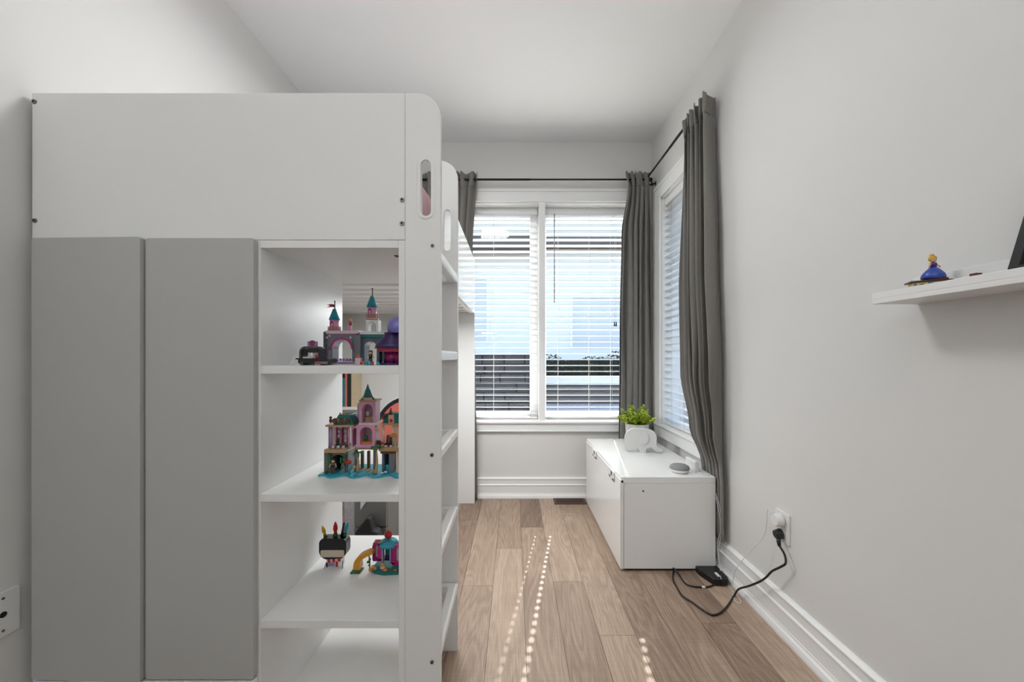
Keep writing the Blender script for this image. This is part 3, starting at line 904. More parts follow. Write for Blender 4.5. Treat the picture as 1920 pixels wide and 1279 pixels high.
# ------------------------------------------------------------------ floor vent
def vent():
    v = thing('floor_vent', (0.42, 2.98, 0), 'dark brown slotted floor vent at the far end of the bench', 'vent')
    wm = mat('vent_wood', (0.075, 0.032, 0.020), 0.5, 0.2, 12)
    MB().plate([(0.297, 2.923), (0.535, 2.923), (0.535, 3.036), (0.297, 3.036)], [[(0.315, 2.938), (0.517, 2.938), (0.517, 3.022), (0.315, 3.022)]], 0.0, 0.006, 'z').build('frame', wm, v, 0.001)
    MB().box((0.315, 2.938, 0.0), (0.517, 3.022, 0.0012)).build('duct', BLACK, v)
    for k in range(6):
        y = 2.944 + k * 0.0135
        MB().box((0.315, y, 0.0012), (0.517, y+0.007, 0.005)).build('louver', wm, v)
vent()

# ------------------------------------------------------------------ wall outlets
def outlets():
    o = thing('outlet', (XR, 1.57, 0.415), 'white double outlet on the right wall with a charger and a black plug', 'outlet')
    x = XR
    MB().plate(rbox(1.527, 0.357, 1.610, 0.474, (0.004,)*4, 3), [], x-0.006, x, 'x').build('plate', WPL, o, 0.0025)
    for z in (0.440, 0.390):
        s_ = MB().plate(rbox(1.551, z-0.0165, 1.586, z+0.0165, (0.012,)*4, 4), [], x-0.0085, x-0.005, 'x').build('socket', WPL, o, 0.001)
        MB().box((x-0.0088, 1.560, z-0.002), (x-0.0083, 1.5625, z+0.007)).box((x-0.0088, 1.574, z-0.002), (x-0.0083, 1.5765, z+0.007)).build('slot', BLACK, s_)
    ch = thing('phone_charger', (x-0.02, 1.57, 0.44), 'round white charger plugged into the top of the right wall outlet', 'charger')
    MB().cyl((x-0.010, 1.570, 0.440), (x-0.036, 1.570, 0.440), 0.0235, n=28).build('body', WPL, ch, 0.004, 3)
    MB().cyl((x-0.0085, 1.570, 0.440), (x-0.012, 1.570, 0.440), 0.0255, n=28).build('collar', WPL, ch, 0.001)
    w = [(x-0.033, 1.574, 0.452), (x-0.040, 1.582, 0.468), (x-0.042, 1.60, 0.468), P(1434, 1000, 1.62), P(1413, 1028, 1.66), P(1394, 1048, 1.71), P(1381, 1066, 1.75), P(1374, 1090, 1.79), P(1372, 1108, 1.81)]
    w += [Vector((0.992, 1.80, 0.003)), Vector((0.978, 1.765, 0.003)), Vector((0.990, 1.745, 0.003)), Vector((1.005, 1.77, 0.003)), Vector((1.008, 1.83, 0.003)), Vector((1.012, 1.90, 0.003)), Vector((1.022, 1.94, 0.010)), Vector((1.020, 1.985, 0.06)), Vector((1.014, 1.985, 0.15)), Vector((1.022, 1.975, 0.22)), Vector((1.020, 1.98, 0.30)), Vector((1.012, 2.0, 0.38))]
    wc = MB(); wc.tube(w, 0.0016, 6)
    tag(wc.build('charging_cable', WPL), 'thin white cable from the charger down to the floor and up behind the bench', 'cable')
    w2 = [(1.009, 1.995, 0.40), (1.020, 1.972, 0.33), (1.026, 1.966, 0.24), (1.014, 1.975, 0.13), (1.016, 1.965, 0.04), (1.0, 1.93, 0.03), (0.985, 1.90, 0.033), (0.978, 1.88, 0.034)]
    wc = MB(); wc.tube(w2, 0.0016, 6)
    tag(wc.build('thin_cable', WPL), 'thin white cable running down the rear edge of the bench to the black adapter', 'cable')
    # black plug + cord + adapter
    pg = thing('power_plug', (x-0.02, 1.568, 0.39), 'black round plug in the lower socket of the right wall outlet', 'plug')
    MB().cyl((x-0.0085, 1.568, 0.388), (x-0.034, 1.568, 0.384), 0.0205, 0.016, n=20).build('body', BLACK, pg, 0.003, 3)
    MB().cyl((x-0.024, 1.563, 0.374), (x-0.026, 1.553, 0.345), 0.0085, 0.006, n=12).build('strain_relief', BLACK, pg)
    cp = [(x-0.026, 1.553, 0.347), P(1471, 1040, 1.53), P(1473, 1056, 1.515), P(1464, 1063, 1.53), P(1448, 1071, 1.57), P(1436, 1083, 1.60), P(1424, 1091, 1.64), P(1404, 1099, 1.70), P(1385, 1105, 1.775)]
    for (px, py) in ((1376, 1118), (1366, 1134), (1354, 1147), (1342, 1153), (1331, 1152), (1315, 1142), (1297, 1129), (1280, 1118), (1270, 1103), (1262, 1086)):
        cp.append(P(px, py, F * (EYE - 0.004) / (py - 669)))
    cp += [Vector((0.800, 2.000, 0.012)), Vector((0.802, 2.002, 0.020)), Vector((0.812, 1.985, 0.014))]
    for (px, py) in ((1275, 1080), (1284, 1093), (1296, 1099), (1315, 1101), (1330, 1100), (1341, 1096)):
        cp.append(P(px, py, F * (EYE - 0.004) / (py - 669)))
    m = MB(); m.tube(cp, 0.0042, 8)
    cdo = tag(m.build('black_cable', BLACK), 'black power cord looping over the floor from the wall plug', 'cord')
    pq = P(1319, 1101, F * (EYE - 0.004) / (1101-669))
    MB().cyl(pq - Vector((0.008, 0, 0)), pq + Vector((0.008, 0, 0)), 0.0052, n=10).build('cord_label', WPL, cdo)
    ad = thing('power_adapter', (0.97, 1.93, 0), 'black power adapter block on the floor at the corner of the bench', 'adapter')
    m = MB(); m.plate([(0.945, 1.882), (1.012, 1.882), (1.022, 1.905), (1.022, 2.008), (0.912, 2.008), (0.915, 1.975)], [], 0.0005, 0.032, 'z')
    m.build('body', BLACK, ad, 0.005, 3)
    MB().box((0.975, 1.874, 0.008), (0.992, 1.884, 0.024)).build('socket', BLACK, ad, 0.002)
    MB().box((0.972, 1.902, 0.0315), (0.984, 1.935, 0.0385)).build('cable_end', WPL, ad, 0.002)
    # left plate with a single jack
    lo = thing('cable_plate', (XL, 1.035, 0.413), 'white wall plate with one black jack, on the left wall beside the wardrobe', 'outlet')
    MB().plate(rbox(0.999, 0.355, 1.071, 0.471, (0.003,)*4, 3), [], XL, XL+0.006, 'x').build('plate', WPL, lo, 0.0025)
    MB().cyl((XL+0.005, 1.036, 0.413), (XL+0.0075, 1.036, 0.413), 0.0075, n=16).build('jack', BLACK, lo)
    for z in (0.455, 0.371):
        MB().cyl((XL+0.005, 1.036, z), (XL+0.0072, 1.036, z), 0.0035, n=10).build('screw', SCREW, lo)
outlets()

# ------------------------------------------------------------------ picture ledge on the right wall
def ledge():
    t = thing('picture_ledge', (XR, 0.5, 1.22), 'long white picture ledge with a raised lip on the right wall', 'shelf')
    y0, y1 = -0.35, 1.046
    xf = 0.940
    MB().box((xf, y0, 1.2215), (XR, y1, 1.2335)).build('board', FOIL, t, 0.0008)
    MB().box((xf, y0, 1.2335), (xf+0.010, y1, 1.250)).build('lip', FOIL, t, 0.0008)
    MB().box((XR-0.012, y0, 1.2335), (XR, y1, 1.290)).build('back_strip', FOIL, t, 0.0008)
    # leaning black frame
    f = thing('framed_picture', (1.0, 0.62, 1.234), 'black picture frame leaning on the ledge at the right', 'picture frame')
    th = math.radians(17)
    R = Matrix.Translation((0.9512, 0.772, 1.2412)) @ Matrix.Rotation(th, 4, 'Y')
    Wd, H, T = 0.42, 0.27, 0.026
    def tr(m_): m_.v = [tuple(R @ Vector(v)) for v in m_.v]; return m_
    fm = mat('black_frame', (0.004, 0.004, 0.005), 0.45, 0.1, 20, spec=0.25)
    m = MB(); m.plate([(0, 0), (-Wd, 0), (-Wd, H), (0, H)], [[(-0.018, 0.018), (-Wd+0.018, 0.018), (-Wd+0.018, H-0.018), (-0.018, H-0.018)]], 0.0, T, 'x')
    tr(m).build('moulding', fm, f, 0.0015)
    tr(MB().box((0.010, -Wd+0.016, 0.016), (0.013, -0.016, H-0.016))).build('print', mat('print_paper', (0.5, 0.5, 0.5), 0.5, 0.3, 6), f)
    tr(MB().box((0.014, -Wd+0.016, 0.016), (0.018, -0.016, H-0.016))).build('backing', mat('backing_board', (0.15, 0.11, 0.08), 0.9), f)
    rb = MB(); rb.box((1.022, 0.881, 1.2336), (1.036, 0.895, 1.2700)); 
    tag(rb.build('toy_brick', mat('dark_red_plastic', (0.10, 0.015, 0.012), 0.35), None, 0.001), 'tiny dark red toy brick standing on the picture ledge', 'toy')
    # base and doll
    b = thing('toy_stage', (1.0, 0.95, 1.234), 'small yellow toy stage with a dark deck on the picture ledge', 'toy')
    yel = mat('pale_yellow_plastic', (0.70, 0.55, 0.16), 0.35); dk = mat('dark_brown_plastic', (0.05, 0.022, 0.015), 0.35); blu = mat('slate_blue_plastic', (0.12, 0.16, 0.35), 0.35)
    RS = Matrix.Translation((0.961, 0.963, 1.2336)) @ Matrix.Rotation(math.radians(-27), 4, 'Z')
    def ts(m_): m_.v = [tuple(RS @ Vector(v)) for v in m_.v]; return m_
    ts(MB().box((0.006, 0.004, 0), (0.066, 0.040, 0.0300))).build('body', yel, b, 0.001)
    ts(MB().box((-0.001, 0, 0.0300), (0.073, 0.042, 0.0335))).build('deck', dk, b, 0.0008)
    ts(MB().box((0.031, 0.001, 0.0), (0.038, 0.005, 0.0295))).build('door', blu, b)
    ts(MB().box((0.006, 0.002, 0.0), (0.0095, 0.006, 0.030))).build('post', blu, b)
    m = MB(); m.plate([(0.0205+0.0075*math.cos(PI*k/10), 0.017+0.0085*math.sin(PI*k/10)) for k in range(11)], [[(0.0205+0.004*math.cos(PI*k/10), 0.0172+0.0045*math.sin(PI*k/10)) for k in range(11)]], 0.0025, 0.005, 'y')
    ts(m).build('arch', dk, b)
    DC = RS @ Vector((0.045, 0.020, 0.0335))
    MB().cyl(DC, DC + Vector((0, 0, 0.0035)), 0.017, n=18).build('turntable', mat('red_brown_plastic', (0.16, 0.03, 0.025), 0.35), b)
    ts(MB().box((0.046, 0.003, 0.0335), (0.066, 0.012, 0.038))).build('tile', MATS['red_brown_plastic'], b, 0.0005)
    DC = DC + Vector((0, 0, 0.0035))
    d = thing('toy_doll', DC, 'tiny blonde toy doll in a wide blue gown on the toy stage', 'toy')
    c = Vector(DC)
    MB().lathe(c, [(0.014, 0.0), (0.0215, 0.001), (0.0225, 0.006), (0.020, 0.013), (0.013, 0.022), (0.006, 0.029)], 20).build('skirt', mat('royal_blue_plastic', (0.028, 0.065, 0.36), 0.35), d)
    MB().lathe(c, [(0.0055, 0.028), (0.007, 0.035), (0.0065, 0.039), (0.003, 0.041)], 14).build('bodice', mat('purple_plastic', (0.09, 0.02, 0.13), 0.35), d)
    MB().tube([c + Vector((-0.006, 0, 0.037)), c + Vector((-0.012, -0.002, 0.031)), c + Vector((-0.014, -0.004, 0.027))], 0.0016, 6).tube([c + Vector((0.006, 0, 0.037)), c + Vector((0.011, -0.003, 0.032)), c + Vector((0.010, -0.006, 0.029))], 0.0016, 6).build('arms', mat('doll_skin', (0.72, 0.42, 0.28), 0.5), d)
    MB().ball(c + Vector((0, 0, 0.048)), (0.0068, 0.0068, 0.0075), 14).build('head', MATS['doll_skin'], d)
    hr = MB(); hr.ball(c + Vector((0, 0.0015, 0.0505)), (0.0082, 0.0078, 0.0072), 14).ball(c + Vector((0, 0.003, 0.058)), (0.0048, 0.0048, 0.0038), 12).ball(c + Vector((-0.007, 0.002, 0.049)), (0.003, 0.003, 0.005), 10).ball(c + Vector((0.007, 0.002, 0.049)), (0.003, 0.003, 0.005), 10)
    hr.build('hair', mat('golden_hair', (0.62, 0.36, 0.03), 0.5), d)
ledge()

# ------------------------------------------------------------------ toys on the shelves
def pl(name, col, rough=0.32): return mat(name, col, rough, 0.06, 60)
T = dict(grey=pl('grey_brick', (0.16, 0.155, 0.18)), lil=pl('lilac_brick', (0.30, 0.22, 0.36)), pink=pl('pink_brick', (0.62, 0.30, 0.45)), teal=pl('teal_brick', (0.012, 0.27, 0.36)),
         dteal=pl('dark_teal_brick', (0.006, 0.15, 0.14)), gold=pl('peach_brick', (0.62, 0.36, 0.26)), mag=pl('magenta_brick', (0.36, 0.012, 0.16)), red=pl('red_brick', (0.50, 0.012, 0.012)),
         tan=pl('tan_brick', (0.42, 0.28, 0.13)), brn=pl('brown_brick', (0.085, 0.04, 0.022)), grn=pl('green_brick', (0.02, 0.11, 0.025)), org=pl('orange_brick', (0.62, 0.20, 0.015)),
         yel=pl('yellow_brick', (0.72, 0.42, 0.01)), wht=pl('white_brick', (0.72, 0.72, 0.72)), blk=pl('black_brick', (0.008, 0.008, 0.009)), cyan=pl('cyan_brick', (0.02, 0.36, 0.48)),
         pur=pl('deep_purple_brick', (0.035, 0.012, 0.09)), lav=pl('lavender_clear', (0.20, 0.18, 0.50), 0.15), cream=pl('cream_brick', (0.62, 0.52, 0.42)), dgrey=pl('dark_grey_brick', (0.06, 0.06, 0.065)),
         hotp=pl('hot_pink_brick', (0.55, 0.01, 0.20)), skin=pl('toy_skin', (0.62, 0.38, 0.22)), slate=pl('slate_brick', (0.06, 0.10, 0.13)), ltpink=pl('pale_pink_brick', (0.70, 0.48, 0.55)))

def pb_(mb_, x0, y0, x1, y1, d, dep):
    """box whose front face covers photo span x0..x1, y0..y1 at depth d"""
    a = P(x0, y1, d); b = P(x1, y0, d)
    return mb_.box((a.x, d, a.z), (b.x, d+dep, b.z))
def arch_piece(mb_, x0, y0, x1, y1, ox0, oy0, ox1, oy1, d, dep, n=14):
    a = P(x0, y1, d); b = P(x1, y0, d); o0 = P(ox0, oy1, d); o1 = P(ox1, oy0, d)
    r = (o1.x - o0.x) / 2; cx = (o0.x + o1.x) / 2; zt = o1.z
    zs = max(o0.z, zt - r)
    pts = [(a.x, a.z), (o0.x, a.z), (o0.x, zs)]
    for k in range(1, n): 
        t = PI - PI * k / n
        pts.append((cx + r*math.cos(t), zs + (zt - zs) * math.sin(t)))
    pts += [(o1.x, zs), (o1.x, a.z), (b.x, a.z), (b.x, b.z), (a.x, b.z)]
    return mb_.plate(pts, [], d, d+dep, 'y')
def pcyl(mb_, x, y0, y1, w0, w1, d, n=14):
    """upright cone/cylinder: bottom at photo y1 (width w1 px), top at y0 (width w0)"""
    a = P(x, y1, d); b = P(x, y0, d)
    return mb_.cyl(a, b, w1/2*d/F, max(w0/2*d/F, 0.0003), n)
def mini(loc, s, label, hair, top, legs, gp='tiny toy figures on the shelves', dress=False):
    t = thing('toy_figure', loc, label, 'toy', gp)
    c = Vector(loc)
    if dress:
        MB().lathe(c, [(0.0001, 0.0), (0.26*s, 0.0), (0.26*s, 0.03*s), (0.10*s, 0.42*s)], 12).build('skirt', legs, t)
    else:
        MB().box(c + Vector((-0.11*s, -0.07*s, 0)), c + Vector((-0.01*s, 0.07*s, 0.42*s))).box(c + Vector((0.01*s, -0.07*s, 0)), c + Vector((0.11*s, 0.07*s, 0.42*s))).build('legs', legs, t)
    MB().lathe(c, [(0.10*s, 0.40*s), (0.14*s, 0.66*s), (0.05*s, 0.70*s)], 10).build('torso', top, t)
    MB().tube([c + Vector((-0.13*s, 0, 0.64*s)), c + Vector((-0.20*s, -0.03*s, 0.50*s)), c + Vector((-0.21*s, -0.08*s, 0.40*s))], 0.035*s, 6, step=3).tube([c + Vector((0.13*s, 0, 0.64*s)), c + Vector((0.20*s, -0.03*s, 0.50*s)), c + Vector((0.21*s, -0.08*s, 0.40*s))], 0.035*s, 6, step=3).build('arms', T['skin'], t)
    MB().ball(c + Vector((0, 0, 0.80*s)), 0.125*s, 12).build('head', T['skin'], t)
    MB().ball(c + Vector((0, 0.03*s, 0.86*s)), (0.15*s, 0.14*s, 0.125*s), 12).ball(c + Vector((0, 0.08*s, 0.74*s)), (0.12*s, 0.07*s, 0.16*s), 10).build('hair', hair, t)
    return t

def toy_castle():
    d = 1.34; zb = SZ[0]
    yb = 669 + (EYE - zb) * F / d           # photo y of the shelf top at this depth
    t = thing('toy_castle', (-0.50, d, zb), 'grey lilac toy castle gateway with two teal cone towers on the top toy shelf', 'toy')
    pb_(MB(), 604, 678, 760, yb, d-0.02, 0.10).build('base_plate', T['lil'], t, 0.001)
    w = arch_piece(MB(), 607, 625, 668, 679, 623, 636, 660, 676, d, 0.05).build('gate_wall', T['grey'], t, 0.001)
    # arch moulding
    o0 = P(620, 676, d); o1 = P(663, 632, d); cx = (o0.x+o1.x)/2; r = (o1.x-o0.x)/2; zc = P(0, 655, d).z
    pts = [(cx+r*math.cos(PI*k/16), zc+r*1.02*math.sin(PI*k/16)) for k in range(17)] + [(cx+r*0.84*math.cos(PI-PI*k/16), zc+r*0.86*math.sin(PI-PI*k/16)) for k in range(17)]
    MB().plate(pts, [], d-0.006, d+0.004, 'y').build('arch_moulding', T['mag'], w, 0.0006)
    arch_piece(MB(), 668, 628, 726, 679, 683, 640, 706, 676, d+0.008, 0.05).build('side_wall', T['slate'], t, 0.001)
    pb_(MB(), 676, 626, 722, 633, d+0.002, 0.06).build('cornice', T['dteal'], t, 0.0008)
    pb_(MB(), 610, 620, 672, 626, d-0.004, 0.06).build('deck', T['ltpink'], t, 0.0008)
    pb_(MB(), 674, 622, 724, 627, d+0.0, 0.06).build('deck', T['wht'], t, 0.0008)
    pb_(MB(), 664, 628, 676, 679, d-0.004, 0.02).build('pilaster', T['grey'], t, 0.001)
    pb_(MB(), 606, 622, 612, 679, d-0.004, 0.02).build('pilaster', T['dgrey'], t, 0.001)
    for (px, py) in ((613, 633), (618, 630), (657, 633), (661, 640), (665, 648), (612, 645), (616, 654), (664, 657)):
        MB().ball(P(px, py, d-0.003), (0.0035, 0.002, 0.004), 8).build('vine_leaf', T['ltpink' if py < 636 else 'dteal'], t)
    for k in range(6): pcyl(MB(), 626.5 + k*6, 672, 677, 5, 5, d+0.012, 8).build('stud', T['lil'], t)
    for (x, ybal, ytop) in ((627, 624, 0), (697.5, 600, 0)):
        off = ybal - 624
        if off: arch_piece(MB(), 686, 600, 709, 622, 690, 604, 705, 622, d+0.006, 0.03).build('arcade', T['wht'], t, 0.0006)
        bl = MB()
        pcyl(bl, x, 621+off, 624+off, 24, 24, d+0.028, 16)
        b0 = bl.build('balcony', T['gold'], t)
        for k in range(12):
            a = 2*PI*k/12; c0 = P(x, 621+off, d+0.028); rr_ = 11*d/F
            p = c0 + Vector((math.cos(a)*rr_, math.sin(a)*rr_, 0))
            MB().cyl(p, p + Vector((0, 0, 0.0115)), 0.0012, n=6).build('baluster', T['gold'], b0)
        MB().lathe(P(x, 614+off, d+0.028), [(10.2*d/F, 0), (11.8*d/F, 0), (11.8*d/F, 0.002), (10.2*d/F, 0.002), (10.2*d/F, 0)], 18, 0, False).build('rail_ring', T['gold'], b0)
        tw = pcyl(MB(), x, 599+off, 622+off, 16.5, 16.5, d+0.028, 14).build('tower', T['pink'], t)
        q = P(x-1, 614+off, d+0.028); fy = q.y - 8.4*d/F
        MB().plate([(q.x-0.0055, q.z), (q.x+0.0055, q.z)] + [(q.x+0.0055*math.cos(PI*k/8), q.z+0.013+0.0075*math.sin(PI*k/8)) for k in range(9)], [], fy-0.001, fy+0.003, 'y').build('window', T['mag'], tw)
        MB().box((q.x-0.002, fy-0.0016, q.z+0.004), (q.x+0.003, fy-0.0006, q.z+0.012)).build('lattice', T['ltpink'], tw)
        rf = pcyl(MB(), x, 579+off, 600+off, 5, 20, d+0.028, 16).build('cone_roof', T['teal'], t)
        pcyl(MB(), x+0.8, 566+off, 580+off, 1.8, 1.8, d+0.028, 8).build('pole', T['dgrey'], rf)
        MB().ball(P(x+0.8, 565.5+off, d+0.028), 0.0028, 8).build('finial', T['dgrey'], rf)
        if not off:
            q = P(627, 574, d+0.028)
            MB().plate([(q.x, q.z-0.004), (q.x, q.z+0.006), (q.x-0.012, q.z+0.007), (q.x-0.026, q.z+0.004), (q.x-0.015, q.z+0.001), (q.x-0.026, q.z-0.005), (q.x-0.012, q.z-0.003)], [], q.y-0.001, q.y+0.001, 'y').build('pennant', pl('crimson_flag', (0.34, 0.03, 0.06)), rf)
    mini(P(657, 620, d+0.02), 0.042, 'tiny blonde figure in pink standing on the castle gateway', T['yel'], T['hotp'], T['pink'])
    mini(Vector((P(696, 0, d-0.04).x, d-0.045, zb+0.0002)), 0.047, 'tiny dark figure standing by the small castle arch', T['brn'], T['blk'], T['dgrey'])
    # small toy furniture at the foot of the castle
    g = thing('toy_chest', Vector((P(671, 0, d-0.05).x, d-0.05, zb)), 'tiny white toy box with orange blooms at the foot of the castle', 'toy')
    pb_(MB(), 665.5, 671.5, 675.5, 669+(EYE-zb)*F/(d-0.06), d-0.06, 0.018).build('box', T['ltpink'], g, 0.0008)
    for (dx, dy) in ((667, 668), (671, 665), (674, 669), (670, 670)):
        MB().ball(P(dx, dy, d-0.052), 0.0032, 8).build('bloom', T['org'], g)
    g = thing('toy_flowers', Vector((P(681, 0, 1.27).x, 1.27, zb)), 'tiny red and green toy flowers between castle arches', 'toy')
    for (dx, c) in ((678, 'red'), (682, 'org'), (686, 'grn'), (689, 'grn')):
        q = P(dx, 0, 1.27); MB().lathe(Vector((q.x, 1.27, zb+0.0002)), [(0.004, 0), (0.006, 0.004), (0.002, 0.009)], 8).build('bloom', T[c], g)
toy_castle()

def toy_camper():
    d = 1.175; zb = SZ[0] + 0.0002
    yb = 669 + (EYE - zb) * F / d
    t = thing('toy_camper', (-0.6, d, zb), 'black toy wagon with a grey arched frame and pink sign on the top toy shelf', 'toy')
    a = P(558, yb, d); b = P(613, 648, d)
    pb_(MB(), 558, 672, 613, yb-3, d, 0.07).build('chassis', T['blk'], t, 0.003)
    for x in (566, 603):
        c = P(x, yb, d); r = 3.2*d/F
        MB().cyl((c.x, d-0.003, zb+r), (c.x, d+0.073, zb+r), r, n=16).build('wheel', T['dgrey'], t)
    o = rbox(P(560, 0, d).x, P(0, 673, d).z, P(607, 0, d).x, P(0, 649.5, d).z, (0, 0, 0.018, 0.018), 6)
    i = rbox(P(563.5, 0, d).x, P(0, 672.8, d).z, P(603.5, 0, d).x, P(0, 653, d).z, (0, 0, 0.013, 0.013), 6)
    MB().plate(o, [], d+0.012, d+0.016, 'y').build('back_panel', T['wht'], t)
    MB().plate(o, [i], d+0.002, d+0.012, 'y').build('arch_frame', T['dgrey'], t, 0.001)
    pb_(MB(), 566, 655, 576, 668, d+0.008, 0.004).build('menu_board', T['blk'], t, 0.0006)
    pb_(MB(), 596, 654, 612, 674, d-0.002, 0.012).build('hatch', pl('ink_brick', (0.012, 0.010, 0.02)), t, 0.001)
    pb_(MB(), 577, 654, 595, 661, d+0.004, 0.006).build('awning', T['blk'], t, 0.001)
    pb_(MB(), 590, 678, 612, 683, d-0.01, 0.01).build('bumper', T['grey'], t, 0.001)
    pb_(MB(), 593, 679.5, 603, 682, d-0.012, 0.004).build('plate', T['red'], t)
    pcyl(MB(), 585, 662, 671, 5, 6, d-0.002, 10).build('cup', T['wht'], t)
    pcyl(MB(), 593, 665, 673, 4, 5, d-0.002, 10).build('cup', T['red'], t)
    pb_(MB(), 554, 671.5, 563, 674, d-0.006, 0.01).build('tow_bar', T['blk'], t, 0.0005)
    sg = pb_(MB(), 576, 640, 594, 650, d+0.004, 0.008).build('sign', pl('dusty_pink', (0.36, 0.16, 0.26)), t, 0.002)
    q = P(585, 643.5, d+0.003); MB().cyl(q, q + Vector((0, 0.006, 0)), 0.0085, n=16).build('sign_disc', pl('plum_brick', (0.16, 0.03, 0.09)), sg)
toy_camper()

def toy_pavilion():
    zb = SZ[0] + 0.0002; d = 1.235
    c = Vector(P(736, 0, d)); c.z = zb
    t = thing('toy_pavilion', c, 'purple toy pavilion with a lavender dome, right end of the top toy shelf', 'toy')
    s = d / F
    MB().lathe(c, [(27*s, 0), (27*s, 0.006)], 24, 0, False).build('base', T['pur'], t)
    for k in range(9):
        a = 2*PI*k/9 + 0.2
        p = c + Vector((math.cos(a)*23*s, math.sin(a)*23*s, 0.006))
        MB().cyl(p, p + Vector((0, 0, 0.034)), 0.0028, n=8).build('post', T['blk'], t)
    MB().lathe(c, [(15*s, 0.006), (15*s, 0.040)], 20).build('core', T['mag'], t)
    MB().lathe(c, [(27*s, 0.040), (27*s, 0.050)], 24, 0, False).build('ring', pl('red_ring', (0.42, 0.03, 0.06)), t)
    MB().lathe(c, [(32*s, 0.050), (30*s, 0.062), (16*s, 0.086), (15*s, 0.100)], 24).build('skirt_roof', T['pur'], t)
    MB().lathe(c + Vector((0.018, 0, 0)), [(19*s, 0.098), (20.5*s, 0.118), (17*s, 0.135), (9*s, 0.146), (0.0003, 0.149)], 24).build('dome', T['lav'], t)
    MB().ball(c + Vector((-0.026, -0.022, 0.058)), (0.010, 0.008, 0.006), 10).build('lilac_bow', T['lil'], t)
    for k in range(5):
        p = P(687 + k*5.5, 0, 1.18)
        mm = MB().lathe(Vector((p.x, 1.18, zb)), [(0.0045, 0), (0.005, 0.006), (0.002, 0.010 + 0.003*(k % 2))], 8)
        tag(mm.build('toy_gem', T[('teal', 'cyan', 'red', 'wht', 'cyan')[k]]), ('teal', 'pale cyan', 'red', 'white', 'rightmost cyan')[k] + ' tiny toy gem on the top shelf before the purple pavilion', 'toy', 'tiny gems on the top toy shelf')
toy_pavilion()

def palm(t, x, y0, y1, d, r, n=9, seed=1):
    rr = random.Random(seed)
    a = P(x, y1, d); b = P(x, y0, d)
    MB().tube([a, a.lerp(b, 0.5) + Vector((0.003, 0, 0)), b], lambda u: 0.0048 - 0.002*u, 8, step=4).build('palm_trunk', T['tan'], t)
    m = MB()
    for k in range(n):
        an = 2*PI*k/n + rr.random()*0.4
        dv = Vector((math.cos(an), math.sin(an)*0.8, 0))
        pts = [b, b + dv*r*0.5 + Vector((0, 0, r*0.28)), b + dv*r + Vector((0, 0, -r*(0.1 + 0.35*rr.random())))]
        ps = smooth_path(pts, 4); sd_ = dv.cross(Vector((0, 0, 1))).normalized()
        for i in range(len(ps)-1):
            w0 = r*0.20*math.sin(PI*(0.15 + 0.85*i/len(ps))); w1 = r*0.20*math.sin(PI*(0.15 + 0.85*(i+1)/len(ps)))
            dz = Vector((0, 0, -0.3))
            m._add([ps[i]-sd_*w0+dz*w0, ps[i], ps[i]+sd_*w0+dz*w0, ps[i+1]-sd_*w1+dz*w1, ps[i+1], ps[i+1]+sd_*w1+dz*w1], [(0,1,4,3), (1,2,5,4)], 0, True)
    m.build('palm_fronds', T['grn'], t)

